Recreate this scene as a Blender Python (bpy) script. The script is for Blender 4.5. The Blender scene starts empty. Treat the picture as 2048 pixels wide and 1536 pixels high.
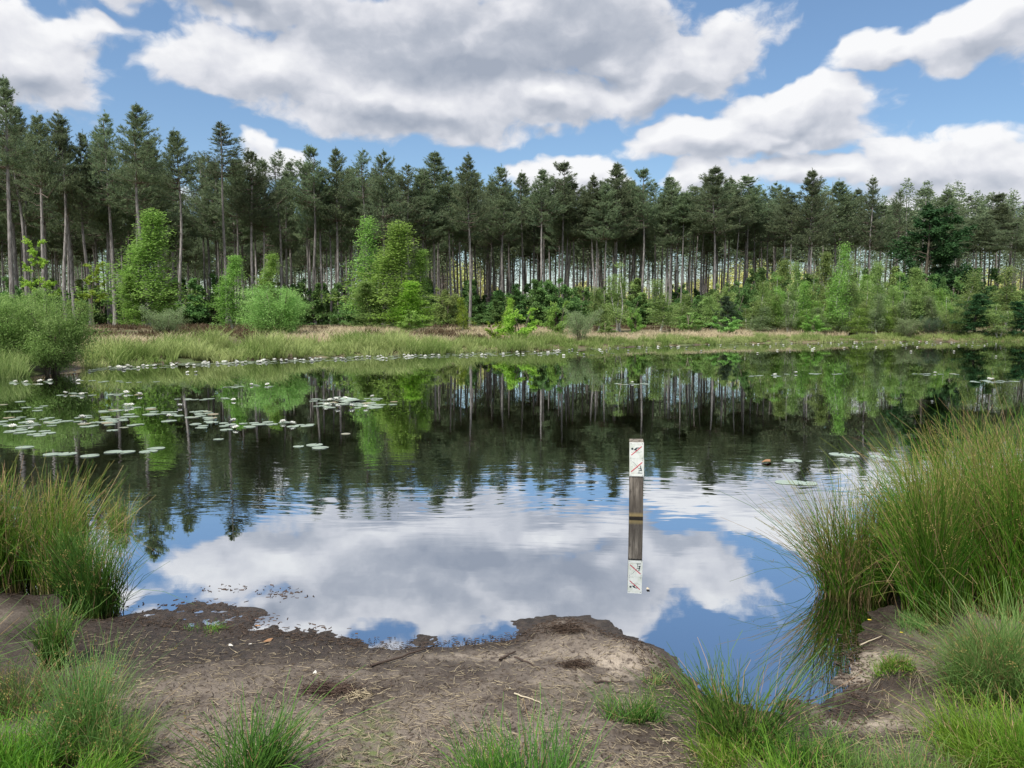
import bpy, math, random
import numpy as np
from mathutils import Vector
R = math.radians
random.seed(7); rng = np.random.default_rng(11)
sc = bpy.context.scene
COL = sc.collection
# ------------------------------------------------------------------ camera
CAM_H = 1.70; F = 1540.0; HZ = 640.0; PITCH = math.atan((768 - HZ) / F)
cd = bpy.data.cameras.new('camera'); cam = bpy.data.objects.new('camera', cd); COL.objects.link(cam)
cam.location = (0, 0, CAM_H); cam.rotation_euler = (math.pi / 2 - PITCH, 0, 0)
cd.sensor_fit = 'HORIZONTAL'; cd.sensor_width = 36; cd.lens = F / 2048 * 36
cd.clip_start = 0.05; cd.clip_end = 3000
sc.camera = cam
sc.render.engine = 'CYCLES'
sc.cycles.use_denoising = True
sc.cycles.max_bounces = 6; sc.cycles.diffuse_bounces = 3; sc.cycles.glossy_bounces = 3
sc.cycles.transmission_bounces = 4; sc.cycles.transparent_max_bounces = 6
sc.cycles.caustics_reflective = False; sc.cycles.caustics_refractive = False
sc.cycles.sample_clamp_indirect = 4.0
sc.view_settings.view_transform = 'Standard'; sc.view_settings.look = 'None'
sc.view_settings.gamma = 1; sc.view_settings.exposure = 0.22

def ray(px, py):
    a = (px - 1024) / F; b = (768 - py) / F
    c, s = math.cos(PITCH), math.sin(PITCH)
    return np.array([a, c + b * s, b * c - s])
def gp(px, py, z=0.0):
    d = ray(px, py); t = (z - CAM_H) / d[2]
    return np.array([d[0] * t, d[1] * t, z])
def atY(px, Y):
    return (px - 1024) / F * (Y * math.cos(PITCH) * 1.0 + 0.0) 
def ztop(py, Y):
    d = ray(1024, py); return CAM_H + d[2] / d[1] * Y
def azel(px, py):
    d = ray(px, py); return math.atan2(d[0], d[1]), math.atan2(d[2], math.hypot(d[0], d[1]))

# ------------------------------------------------------------------ world: sky with clouds laid out by direction
SUN_EL, SUN_AZ = R(56), R(215)
w = bpy.data.worlds.new('World'); sc.world = w; w.use_nodes = True
w.cycles.sampling_method = 'MANUAL'; w.cycles.sample_map_resolution = 512
nt = w.node_tree; nt.nodes.clear()
def nd(t, kind, **kw):
    n = t.nodes.new(kind)
    for k, v in kw.items():
        if hasattr(n, k): setattr(n, k, v)
    return n
def mth(t, op, a, b=None, c=None, clamp=False):
    n = t.nodes.new('ShaderNodeMath'); n.operation = op; n.use_clamp = clamp
    for i, v in enumerate((a, b, c)):
        if v is None: continue
        if isinstance(v, (int, float)): n.inputs[i].default_value = v
        else: t.links.new(v, n.inputs[i])
    return n.outputs[0]
def vmt(t, op, a, b=None, out=0):
    n = t.nodes.new('ShaderNodeVectorMath'); n.operation = op
    for i, v in enumerate((a, b)):
        if v is None: continue
        if isinstance(v, (tuple, list)): n.inputs[i].default_value = v
        elif isinstance(v, (int, float)): n.inputs[3].default_value = v
        else: t.links.new(v, n.inputs[i])
    return n.outputs[out]
def smooth(t, v, lo, hi, a=0.0, b=1.0):
    n = t.nodes.new('ShaderNodeMapRange'); n.interpolation_type = 'SMOOTHSTEP'
    t.links.new(v, n.inputs[0])
    for i, q in zip((1, 2, 3, 4), (lo, hi, a, b)): n.inputs[i].default_value = q
    return n.outputs[0]
def noise(t, vec, scale, detail=3, rough=0.5, col=False, dist=0.0):
    n = t.nodes.new('ShaderNodeTexNoise'); n.inputs['Scale'].default_value = scale
    n.inputs['Detail'].default_value = detail; n.inputs['Roughness'].default_value = rough
    n.inputs['Distortion'].default_value = dist
    if vec is not None: t.links.new(vec, n.inputs['Vector'])
    return n.outputs['Color' if col else 'Fac']
def mixc(t, fac, a, b, blend='MIX'):
    n = t.nodes.new('ShaderNodeMix'); n.data_type = 'RGBA'; n.blend_type = blend
    if isinstance(fac, (int, float)): n.inputs[0].default_value = fac
    else: t.links.new(fac, n.inputs[0])
    for i, v in ((6, a), (7, b)):
        if isinstance(v, (tuple, list)): n.inputs[i].default_value = tuple(v) + ((1,) if len(v) == 3 else ())
        else: t.links.new(v, n.inputs[i])
    return n.outputs[2]

#        cx,  cy,  rx,  ry, rot, weight   (photo pixels, turned into azimuth and elevation)
CLOUDS = [
 (40, 110, 230, 120, 0, 1.0), (150, 40, 220, 50, 0, .5), (-150, 60, 250, 160, 0, 1),
 (520, 0, 420, 62, 0, .95), (540, 140, 255, 95, 4, 1.0), (760, 190, 380, 85, 5, 1.0), (900, 80, 420, 130, 0, 1.0),
 (1160, 40, 210, 140, 0, 1.0), (1080, 200, 260, 75, 0, .9), (1390, 115, 250, 70, -14, .95), (1300, 175, 190, 60, -10, .9),
 (1075, 243, 55, 30, 0, .7), (1220, 125, 150, 70, 0, .9), (560, 312, 95, 42, 0, .9), (1145, 352, 150, 55, 0, 1),
 (1250, 350, 60, 35, 0, .8), (1410, 265, 190, 52, -4, .9), (1580, 222, 215, 66, 0, 1.0), (1560, 275, 240, 60, 0, .9),
 (1380, 345, 70, 40, 0, .95), (1620, 350, 330, 48, 0, .85), (1800, 318, 150, 66, 0, 1),
 (1970, 325, 190, 72, 0, 1), (1950, 390, 330, 70, 0, .9), (1765, 100, 115, 52, -12, .9), (1960, 55, 230, 88, -10, 1.0),
 (1900, 125, 150, 42, 0, .7), (2200, 60, 260, 110, 0, 1.0),  
 (560, -190, 620, 150, 0, .95), (1010, -160, 350, 130, 0, .9), (2100, -300, 420, 120, 0, .9), (1500, -420, 500, 90, 0, .7),
 (300, 380, 400, 40, 0, .4), (1000, 420, 900, 40, 0, .35), (1900, 470, 700, 60, 0, .8), (-400, 330, 300, 60, 0, .8), (2500, 250, 300, 120, 0, .9)]
SHADES = [(1010, 80, 330, 95, 0, 1.5), (820, 238, 420, 34, 3, .7), (480, 8, 360, 50, 0, .8), (1580, 297, 190, 26, 0, .7),
 (60, 165, 220, 55, 0, .5), (1830, 150, 130, 40, 0, .4), (1800, 370, 330, 26, 0, .5), (1330, 190, 150, 26, 0, .5), (620, -200, 500, 110, 0, .45)]
def ellipses(t, vec, items):
    cur = None
    for cx, cy, rx, ry, rot, wt in items:
        a0, e0 = azel(cx, max(cy, -900)); a1, _ = azel(cx + rx, cy); _, e1 = azel(cx, cy - ry)
        vk = vec
        if cur is not None:   # evaluate one cloud after another (keeps the shader within its stack)
            k_ = t.nodes.new('ShaderNodeVectorMath'); k_.operation = 'MULTIPLY_ADD'; t.links.new(cur, k_.inputs[0]); k_.inputs[1].default_value = (1e-7,) * 3; t.links.new(vec, k_.inputs[2]); vk = k_.outputs[0]
        m = t.nodes.new('ShaderNodeMapping'); m.vector_type = 'TEXTURE'
        m.inputs['Location'].default_value = (a0, e0, 0); m.inputs['Rotation'].default_value = (0, 0, R(-rot))
        m.inputs['Scale'].default_value = (abs(a1 - a0), abs(e1 - e0), 1)
        t.links.new(vk, m.inputs['Vector'])
        L = vmt(t, 'LENGTH', m.outputs[0], out=1)
        v = mth(t, 'MULTIPLY_ADD', L, -1.0, wt)
        if cur is None: cur = v
        else:
            n = t.nodes.new('ShaderNodeMath'); n.operation = 'SMOOTH_MAX'
            t.links.new(cur, n.inputs[0]); t.links.new(v, n.inputs[1]); n.inputs[2].default_value = 0.18
            cur = n.outputs[0]
    return cur
def cloud_group():
    g = bpy.data.node_groups.new('cloud_field', 'ShaderNodeTree')
    g.interface.new_socket('Vector', in_out='INPUT', socket_type='NodeSocketVector')
    g.interface.new_socket('Sky', in_out='INPUT', socket_type='NodeSocketVector')
    g.interface.new_socket('Body', in_out='OUTPUT', socket_type='NodeSocketFloat')
    g.interface.new_socket('Puff', in_out='OUTPUT', socket_type='NodeSocketFloat')
    gi = g.nodes.new('NodeGroupInput'); go = g.nodes.new('NodeGroupOutput')
    v = gi.outputs[0]
    wv = vmt(g, 'MULTIPLY', v, (1.0, 1.5, 1.0))
    wc = noise(g, wv, 9, 3, .6, col=True)
    wob = vmt(g, 'SCALE', vmt(g, 'SUBTRACT', wc, (.5, .5, .5)), 0.085)
    vv = vmt(g, 'ADD', v, wob)
    body = ellipses(g, vv, CLOUDS)
    puff = noise(g, vmt(g, 'ADD', wv, wob), 14, 7, .56)
    # beyond the photographed part of the sky: loose broken cloud
    sep = g.nodes.new('ShaderNodeSeparateXYZ'); g.links.new(v, sep.inputs[0])
    far = mth(g, 'MAXIMUM', smooth(g, sep.outputs[1], R(27), R(36)), smooth(g, mth(g, 'ABSOLUTE', sep.outputs[0]), R(44), R(54)))
    gen = mth(g, 'MULTIPLY_ADD', noise(g, gi.outputs[1], 1.6, 3, .5), 3.0, -1.25)
    bb = mth(g, 'ADD', mth(g, 'MULTIPLY', body, mth(g, 'SUBTRACT', 1.0, far)), mth(g, 'MULTIPLY', gen, far))
    g.links.new(bb, go.inputs[0]); g.links.new(puff, go.inputs[1])
    return g
CG = cloud_group()
tc = nd(nt, 'ShaderNodeTexCoord'); D = tc.outputs['Generated']
sx = nd(nt, 'ShaderNodeSeparateXYZ'); nt.links.new(D, sx.inputs[0])
az = mth(nt, 'ARCTAN2', sx.outputs[0], sx.outputs[1])
el = mth(nt, 'ARCSINE', sx.outputs[2])
cx = nd(nt, 'ShaderNodeCombineXYZ'); nt.links.new(az, cx.inputs[0]); nt.links.new(el, cx.inputs[1])
AE = cx.outputs[0]
zz = mth(nt, 'ADD', mth(nt, 'MAXIMUM', sx.outputs[2], 0.0), 0.18)
c2 = nd(nt, 'ShaderNodeCombineXYZ')
nt.links.new(mth(nt, 'DIVIDE', sx.outputs[0], zz), c2.inputs[0]); nt.links.new(mth(nt, 'DIVIDE', sx.outputs[1], zz), c2.inputs[1])
def field(vec):
    n = nt.nodes.new('ShaderNodeGroup'); n.node_tree = CG
    nt.links.new(vec, n.inputs[0]); nt.links.new(c2.outputs[0], n.inputs[1]); return n.outputs[0], n.outputs[1]
B0, N0 = field(AE)
B1, N1 = field(vmt(nt, 'ADD', AE, (-0.006, 0.020, 0)))
dens = mth(nt, 'ADD', B0, mth(nt, 'MULTIPLY_ADD', N0, 1.35, -.675))
mask = smooth(nt, dens, -0.06, 0.27)
thick = smooth(nt, dens, 0.1, 0.75)
rel = mth(nt, 'ADD', mth(nt, 'MULTIPLY', mth(nt, 'SUBTRACT', B0, B1), 0.75), mth(nt, 'MULTIPLY', mth(nt, 'SUBTRACT', N0, N1), 0.95))
sh = smooth(nt, ellipses(nt, vmt(nt, 'ADD', AE, vmt(nt, 'SCALE', vmt(nt, 'SUBTRACT', noise(nt, AE, 14, 3, .6, col=True), (.5, .5, .5)), .07)), SHADES), -0.3, .95)
lit = mth(nt, 'SUBTRACT', mth(nt, 'ADD', rel, 0.71), mth(nt, 'MULTIPLY', sh, 0.40), clamp=False)
lit = mth(nt, 'ADD', lit, mth(nt, 'MULTIPLY', thick, -0.12), clamp=True)
CR = nd(nt, 'ShaderNodeValToRGB'); nt.links.new(lit, CR.inputs[0])
e = CR.color_ramp.elements
e[0].position = 0.0; e[0].color = (.36, .40, .48, 1); e[1].position = 1; e[1].color = (.93, .93, .94, 1)
q = CR.color_ramp.elements.new(.32); q.color = (.50, .53, .60, 1)
q = CR.color_ramp.elements.new(.62); q.color = (.72, .73, .78, 1)
sky = nd(nt, 'ShaderNodeTexSky'); sky.sky_type = 'NISHITA'; sky.sun_disc = False
sky.sun_elevation = SUN_EL; sky.sun_rotation = SUN_AZ; sky.air_density = 1.0; sky.dust_density = 0.3; sky.ozone_density = 1.5
SKYS = 0.115
hs = nd(nt, 'ShaderNodeHueSaturation'); hs.inputs['Saturation'].default_value = 1.2; nt.links.new(sky.outputs[0], hs.inputs['Color'])
skc = mixc(nt, .10, hs.outputs[0], (.62 / SKYS, .74 / SKYS, .92 / SKYS))
cl = vmt(nt, 'SCALE', CR.outputs[0], 0.90 / SKYS)
colr = mixc(nt, mth(nt, 'MULTIPLY', mask, .97), skc, cl)
bg = nd(nt, 'ShaderNodeBackground'); bg.inputs[1].default_value = SKYS; nt.links.new(colr, bg.inputs[0])
wo = nd(nt, 'ShaderNodeOutputWorld'); nt.links.new(bg.outputs[0], wo.inputs[0])
# ------------------------------------------------------------------ sun
sd = bpy.data.lights.new('sun', 'SUN'); so = bpy.data.objects.new('sun', sd); COL.objects.link(so)
sd.energy = 4.6; sd.angle = R(8); sd.color = (1, .96, .9)
sv = Vector((math.sin(SUN_AZ) * math.cos(SUN_EL), math.cos(SUN_AZ) * math.cos(SUN_EL), math.sin(SUN_EL)))
so.rotation_euler = sv.to_track_quat('Z', 'Y').to_euler(); so.location = (0, 0, 60)

# ------------------------------------------------------------------ mesh helpers
class MB:
    def __init__(s): s.V = []; s.Fs = []; s.M = []; s.T = []; s.A = []; s.n = 0
    def add(s, v, f, mat=0, tint=None, along=None):
        v = np.asarray(v, float).reshape(-1, 3); f = np.asarray(f, np.int64)
        s.V.append(v); s.Fs.append(f + s.n); s.M.append(np.full(len(f), mat))
        s.T.append(np.zeros(len(v)) if tint is None else np.broadcast_to(tint, (len(v),)))
        s.A.append(np.zeros(len(v)) if along is None else np.broadcast_to(along, (len(v),)))
        s.n += len(v)
    def mesh(s, name, mats, smooth_=False):
        me = bpy.data.meshes.new(name)
        V = np.concatenate(s.V); me.vertices.add(len(V)); me.vertices.foreach_set('co', V.astype(np.float32).ravel())
        sizes = np.concatenate([np.full(len(f), f.shape[1]) for f in s.Fs]); loops = np.concatenate([f.ravel() for f in s.Fs])
        me.loops.add(len(loops)); me.loops.foreach_set('vertex_index', loops.astype(np.int32))
        me.polygons.add(len(sizes)); st = np.concatenate([[0], np.cumsum(sizes)[:-1]])
        me.polygons.foreach_set('loop_start', st.astype(np.int32))
        me.polygons.foreach_set('material_index', np.concatenate(s.M).astype(np.int32))
        me.polygons.foreach_set('use_smooth', np.full(len(sizes), smooth_))
        for k, a in (('tint', s.T), ('along', s.A)):
            at = me.attributes.new(k, 'FLOAT', 'POINT'); at.data.foreach_set('value', np.concatenate(a).astype(np.float32))
        for m in mats: me.materials.append(m)
        me.update(calc_edges=True)
        return me
def nrm(a): return a / np.maximum(np.linalg.norm(a, axis=-1, keepdims=True), 1e-9)
def ribbons(mb, P, W, side, mat=0, tint=None):
    """P (N,K,3) centre lines, W (N,K) widths, side (N,3)"""
    N, K, _ = P.shape
    o = side[:, None, :] * W[:, :, None] * .5
    V = np.stack([P - o, P + o], 2)
    i = np.arange(N)[:, None] * K * 2 + np.arange(K - 1)[None] * 2
    f = np.stack([i, i + 1, i + 3, i + 2], -1).reshape(-1, 4)
    t = None if tint is None else np.repeat(tint, K * 2)
    al = np.tile(np.repeat(np.linspace(0, 1, K), 2), N)
    mb.add(V, f, mat, t, al)
def tubes(mb, P, Rr, m=6, mat=0, tint=None, cap=False):
    N, K, _ = P.shape
    T = nrm(np.gradient(P, axis=1))
    mean = nrm(P[:, -1] - P[:, 0])
    ref = np.where(np.abs(mean[:, 2:3]) > .8, np.array([[1., 0, 0]]), np.array([[0, 0, 1.]]))
    a = nrm(np.cross(T, ref[:, None, :])); b = np.cross(T, a)
    ang = np.arange(m) / m * 2 * np.pi
    V = P[:, :, None, :] + Rr[:, :, None, None] * (np.cos(ang)[None, None, :, None] * a[:, :, None, :] + np.sin(ang)[None, None, :, None] * b[:, :, None, :])
    base = np.arange(N)[:, None, None] * K * m + np.arange(K - 1)[None, :, None] * m
    j = np.arange(m)[None, None, :]; j2 = (j + 1) % m
    f = np.stack([base + j, base + j2, base + m + j2, base + m + j], -1).reshape(-1, 4)
    t = None if tint is None else np.repeat(tint, K * m)
    al = np.tile(np.repeat(np.linspace(0, 1, K), m), N)
    mb.add(V, f, mat, t, al)
    if cap:
        idx = (np.arange(N)[:, None] * K * m + (K - 1) * m + np.arange(m)[None]) + (mb.n - N * K * m)
        mb.Fs.append(idx); mb.M.append(np.full(N, mat))
def leaves(mb, C, L, Wd, d, n, mat=0, tint=None):
    """rhombic leaves: centre C, long axis d, normal n"""
    d = nrm(d); s = nrm(np.cross(n, d))
    L = np.broadcast_to(L, (len(C),))[:, None]; Wd = np.broadcast_to(Wd, (len(C),))[:, None]
    V = np.stack([C - d * L * .5, C + s * Wd * .5 - d * L * .08, C + d * L * .5, C - s * Wd * .5 - d * L * .08], 1)
    i = np.arange(len(C))[:, None] * 4 + np.arange(4)[None]
    mb.add(V, i, mat, None if tint is None else np.repeat(tint, 4), None)
def needles(mb, B, d, L, Wd, mat=0, tint=None):
    d = nrm(d); s = nrm(np.cross(d, rng.normal(size=d.shape)))
    V = np.stack([B - s * Wd * .5, B + s * Wd * .5, B + d * L[:, None]], 1)
    i = np.arange(len(B))[:, None] * 3 + np.arange(3)[None]
    mb.add(V, i, mat, None if tint is None else np.repeat(tint, 3), None)
def rdir(n, up=0.0):
    v = rng.normal(size=(n, 3)); v[:, 2] += up; return nrm(v)
def ob(name, mesh, parent=None, **kw):
    o = bpy.data.objects.new(name, mesh); COL.objects.link(o)
    if parent is not None: o.parent = parent
    for k, v in kw.items(): o[k] = v
    return o
def thing(name, loc, label, cat, group=None, rot=0.0, sc_=1.0):
    o = bpy.data.objects.new(name, None); COL.objects.link(o)
    o.location = loc; o.rotation_euler = (0, 0, rot); o.empty_display_size = .1
    o.scale = (sc_, sc_, sc_) if isinstance(sc_, (int, float)) else sc_
    o['label'] = label; o['category'] = cat
    if group: o['group'] = group
    return o
def tag(o, label, cat, group=None):
    o['label'] = label; o['category'] = cat
    if group: o['group'] = group
    return o

# numpy value noise
_perm = rng.random((256, 256))
def vn(x, y):
    xi = np.floor(x).astype(int); yi = np.floor(y).astype(int); fx = x - xi; fy = y - yi
    fx = fx * fx * (3 - 2 * fx); fy = fy * fy * (3 - 2 * fy)
    g = lambda a, b: _perm[a & 255, b & 255]
    return (g(xi, yi) * (1 - fx) + g(xi + 1, yi) * fx) * (1 - fy) + (g(xi, yi + 1) * (1 - fx) + g(xi + 1, yi + 1) * fx) * fy
def fbm(x, y, o=4, s=1.0, r=.5):
    x = np.asarray(x, float) * s; y = np.asarray(y, float) * s; v = 0; a = 1; t = 0
    for k in range(o):
        v = v + a * vn(x + 17.3 * k, y - 9.1 * k); t += a; a *= r; c, q = .8, .6
        x, y = 2 * (c * x - q * y), 2 * (q * x + c * y)
    return v / t
def sst(v, a, b):
    t = np.clip((v - a) / (b - a), 0, 1); return t * t * (3 - 2 * t)

# ------------------------------------------------------------------ pond outline
near = [(-200, 1150), (-60, 1172), (20, 1190), (150, 1240), (260, 1246), (340, 1256), (430, 1260), (500, 1268), (560, 1275), (640, 1284), (720, 1290), (820, 1294),
        (950, 1287), (1040, 1284), (1075, 1268), (1130, 1258), (1200, 1275), (1255, 1298), (1300, 1330), (1345, 1370), (1400, 1398), (1480, 1428),
        (1570, 1448), (1660, 1452), (1725, 1432), (1712, 1385), (1700, 1345), (1708, 1310), (1738, 1275), (1752, 1240), (1780, 1205), (1830, 1165), (1950, 1120), (2100, 1090)]
far = [(2048, 683), (1800, 683), (1600, 685.5), (1450, 688), (1300, 692), (1200, 696.5), (1050, 702), (900, 706.5), (750, 711), (600, 716), (450, 722), (300, 728), (170, 736), (60, 749), (0, 752)]
PP = [gp(*p)[:2] for p in near] + [np.array(p, float) for p in ((5.5, 6.4), (9, 9), (16, 14), (28, 23), (48, 38), (62, 52), (60, 61))]
PP += [gp(*p)[:2] for p in far] + [np.array(p, float) for p in ((-20, 21), (-22, 15), (-16, 9.5), (-9, 6.4))]
PP = np.array(PP)
def shore_d(x, y):
    """signed distance to the pond's edge, positive on land"""
    x = np.asarray(x, float).ravel(); y = np.asarray(y, float).ravel(); out = np.full(len(x), 1e9); ins = np.zeros(len(x), bool)
    n = len(PP)
    for i in range(n):
        a = PP[i]; b = PP[(i + 1) % n]; d = b - a
        t = np.clip(((x - a[0]) * d[0] + (y - a[1]) * d[1]) / (d @ d), 0, 1)
        out = np.minimum(out, (x - a[0] - t * d[0]) ** 2 + (y - a[1] - t * d[1]) ** 2)
        c = (a[1] > y) != (b[1] > y)
        with np.errstate(all='ignore'): xx = a[0] + (y - a[1]) / (b[1] - a[1]) * d[0]
        ins ^= c & (x < xx)
    return np.where(ins, -1, 1) * np.sqrt(out)
PROM = gp(1130, 1268)[:2]; PROM2 = gp(1265, 1318)[:2]; MUD1 = gp(560, 1250)[:2]
LUMP = gp(1783, 1405)[:2]
CLODS = [(gp(px_, py_)[:2], r_, h_) for px_, py_, r_, h_ in ((330, 1232, .13, .028), (372, 1216, .10, .036), (405, 1228, .07, .03), (290, 1240, .10, .026), (430, 1216, .10, .036), (450, 1240, .12, .03), (492, 1228, .12, .036),
         (480, 1250, .10, .026), (520, 1262, .08, .024), (620, 1276, .12, .02), (1640, 1425, .07, .03), (1585, 1415, .05, .03), (1680, 1405, .05, .03), (355, 1246, .10, .026))]
def ground_z(x, y):
    sh_ = np.shape(x); x = np.asarray(x, float).ravel(); y = np.asarray(y, float).ravel()
    d = shore_d(x, y); k = sst(y, 9, 18)
    d2 = d + (fbm(x, y, 4, 2.2) - .5) * .32 * (1 - k) + (fbm(x, y, 3, .35) - .5) * 1.6 * k
    zn = np.where(d2 > 0, .006 + .075 * np.minimum(d2, .9) + .02 * np.clip(d2 - .9, 0, 5), np.maximum(.07 * d2, -.5))
    zf = np.where(d2 > 0, .04 + .12 * np.minimum(d2, 1.2) + 1.0 * (1 - np.exp(-np.maximum(d2, 0) / 22)), np.maximum(.25 * d2, -.7))
    z = zn * (1 - k) + zf * k
    nearw = (1 - k) * sst(d, -1.2, .1)
    z += nearw * ((fbm(x, y, 5, 3.5, .6) - .5) * .05 + (fbm(x + 5, y, 3, 22, .6) - .5) * .011 * (.4 + sst(fbm(x + 31, y, 3, 1.5), .4, .65)))
    z += k * (fbm(x, y, 4, .12) - .5) * .5 * sst(d, 1, 8)
    g = lambda c, r, h: h * np.exp(-(((x - c[0]) ** 2 + (y - c[1]) ** 2) / r ** 2))
    z += g(PROM, .22, .05) + g(PROM2, .16, .045) + g(LUMP, .09, .13) + g(LUMP + np.array([.09, -.03]), .08, .10) + g(gp(1800, 1268)[:2], .14, .05)
    for c, r, h in CLODS: z += g(c, r, h) * (.25 + 1.2 * sst(fbm(x, y, 4, 16), .35, .62))
    cap = .006 + .03 * (fbm(x + 3, y, 4, 18) - .42); z = np.where((k < .5) & (d < .05) & (x < -1.05), np.minimum(z, cap + .25 * np.maximum(d, 0) + .0), z)
    return z.reshape(sh_)
def gz(x, y): return float(ground_z(np.array([x]), np.array([y]))[0])

# ------------------------------------------------------------------ materials
def mat(name):
    m = bpy.data.materials.new(name); m.use_nodes = True; t = m.node_tree; t.nodes.clear()
    o = t.nodes.new('ShaderNodeOutputMaterial'); return m, t, o
def pbsdf(t, o, col, rough=.7, spec=.3, link=True):
    b = t.nodes.new('ShaderNodeBsdfPrincipled')
    if isinstance(col, (tuple, list)): b.inputs['Base Color'].default_value = tuple(col) + (1,)
    else: t.links.new(col, b.inputs['Base Color'])
    if isinstance(rough, (int, float)): b.inputs['Roughness'].default_value = rough
    else: t.links.new(rough, b.inputs['Roughness'])
    b.inputs['Specular IOR Level'].default_value = spec
    if link: t.links.new(b.outputs[0], o.inputs[0])
    return b
def attr(t, n):
    a = t.nodes.new('ShaderNodeAttribute'); a.attribute_name = n; return a.outputs['Fac']
def foliage(name, c1, c2, trans=.3, spec=.15, base=None, dry=None, ovar=.25, rough=.6):
    """c1..c2 by leaf; base colour at the foot, dry colour at the tips; each plant a little different"""
    m, t, o = mat(name)
    c = mixc(t, attr(t, 'tint'), c1, c2)
    al = attr(t, 'along')
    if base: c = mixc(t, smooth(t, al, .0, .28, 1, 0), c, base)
    if dry: c = mixc(t, mth(t, 'MULTIPLY', smooth(t, al, .55, 1), smooth(t, attr(t, 'tint'), .35, .8)), c, dry)
    oi = t.nodes.new('ShaderNodeObjectInfo')
    h = t.nodes.new('ShaderNodeHueSaturation'); t.links.new(c, h.inputs['Color'])
    t.links.new(mth(t, 'MULTIPLY_ADD', oi.outputs['Random'], .03, .485), h.inputs['Hue'])
    t.links.new(mth(t, 'MULTIPLY_ADD', oi.outputs['Random'], ovar * 2, 1 - ovar), h.inputs['Value'])
    b = pbsdf(t, o, h.outputs[0], rough, spec, False)
    tr = t.nodes.new('ShaderNodeBsdfTranslucent'); t.links.new(h.outputs[0], tr.inputs[0])
    mx = t.nodes.new('ShaderNodeMixShader'); mx.inputs[0].default_value = trans
    t.links.new(b.outputs[0], mx.inputs[1]); t.links.new(tr.outputs[0], mx.inputs[2]); t.links.new(mx.outputs[0], o.inputs[0])
    return m
M_PINE = foliage('pine_needles', (.125, .180, .105), (.27, .33, .175), .35)
M_BIRCH = foliage('birch_leaves', (.18, .33, .06), (.38, .57, .15), .42, ovar=.1)
M_BIRCHY = foliage('bright_leaves', (.24, .40, .05), (.42, .58, .10), .42)
M_BIRCHD = foliage('dull_birch_leaves', (.18, .28, .08), (.36, .46, .16), .42)
M_WILLOW = foliage('willow_leaves', (.20, .38, .09), (.40, .60, .20), .42)
M_GREYW = foliage('grey_willow_leaves', (.19, .27, .12), (.32, .40, .20), .35)
M_DARK = foliage('dark_shrub_leaves', (.075, .165, .05), (.20, .33, .10), .4)
M_OAK = foliage('oak_leaves', (.025, .08, .03), (.06, .15, .05), .3, ovar=.1)
M_BLUEG = foliage('conifer_leaves', (.06, .11, .06), (.11, .17, .10), .2)
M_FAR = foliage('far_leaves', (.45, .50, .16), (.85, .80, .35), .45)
M_RUSH = foliage('rush_stems', (.05, .19, .012), (.17, .33, .03), .3, .3, base=(.10, .09, .02), dry=(.33, .31, .09), ovar=.1)
M_RUSHD = foliage('dark_rush_stems', (.04, .13, .02), (.13, .27, .04), .3, .3, base=(.09, .10, .02), ovar=.1)
M_DRYST = foliage('dead_stems', (.28, .18, .09), (.45, .33, .18), .2, .1, ovar=.1)
M_SEED = foliage('seed_heads', (.20, .15, .05), (.35, .29, .10), .2, .1, ovar=.1)
M_GRASSB = foliage('bright_grass', (.07, .20, .015), (.22, .38, .045), .35, .2, base=(.16, .16, .05), ovar=.1)
M_GRASSG = foliage('grey_grass', (.08, .19, .035), (.24, .36, .11), .35, .2, base=(.16, .13, .05), ovar=.1)
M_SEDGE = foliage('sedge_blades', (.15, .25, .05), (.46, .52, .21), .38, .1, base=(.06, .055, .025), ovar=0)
M_DRYG = foliage('dry_grass_blades', (.50, .42, .26), (.80, .70, .47), .35, .1, base=(.20, .15, .09), ovar=0)
def bark(name, c1, c2, scale=(9, 9, 1.4), c3=None):
    m, t, o = mat(name); tx = t.nodes.new('ShaderNodeTexCoord')
    v = vmt(t, 'MULTIPLY', tx.outputs['Object'], scale)
    n = noise(t, v, 1.0, 5, .65)
    c = mixc(t, smooth(t, n, .35, .65), c1, c2)
    if c3: c = mixc(t, smooth(t, noise(t, vmt(t, 'MULTIPLY', tx.outputs['Object'], (3, 3, 5)), 1.2, 3), .56, .62), c, c3)
    oi = t.nodes.new('ShaderNodeObjectInfo')
    h = t.nodes.new('ShaderNodeHueSaturation'); t.links.new(c, h.inputs['Color'])
    t.links.new(mth(t, 'MULTIPLY_ADD', oi.outputs['Random'], .5, .75), h.inputs['Value'])
    b = pbsdf(t, o, h.outputs[0], .85, .15)
    bp = t.nodes.new('ShaderNodeBump'); bp.inputs['Distance'].default_value = .03; t.links.new(n, bp.inputs['Height']); t.links.new(bp.outputs[0], b.inputs['Normal'])
    return m
M_BARK = bark('pine_bark', (.13, .118, .11), (.35, .325, .305))
M_TWIG = bark('pine_twigs', (.13, .10, .085), (.22, .18, .15))
M_BBARK = bark('birch_bark', (.36, .35, .30), (.60, .58, .52), (4, 4, 9), (.08, .07, .06))
M_SBARK = bark('shrub_bark', (.10, .085, .06), (.2, .17, .13))

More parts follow.
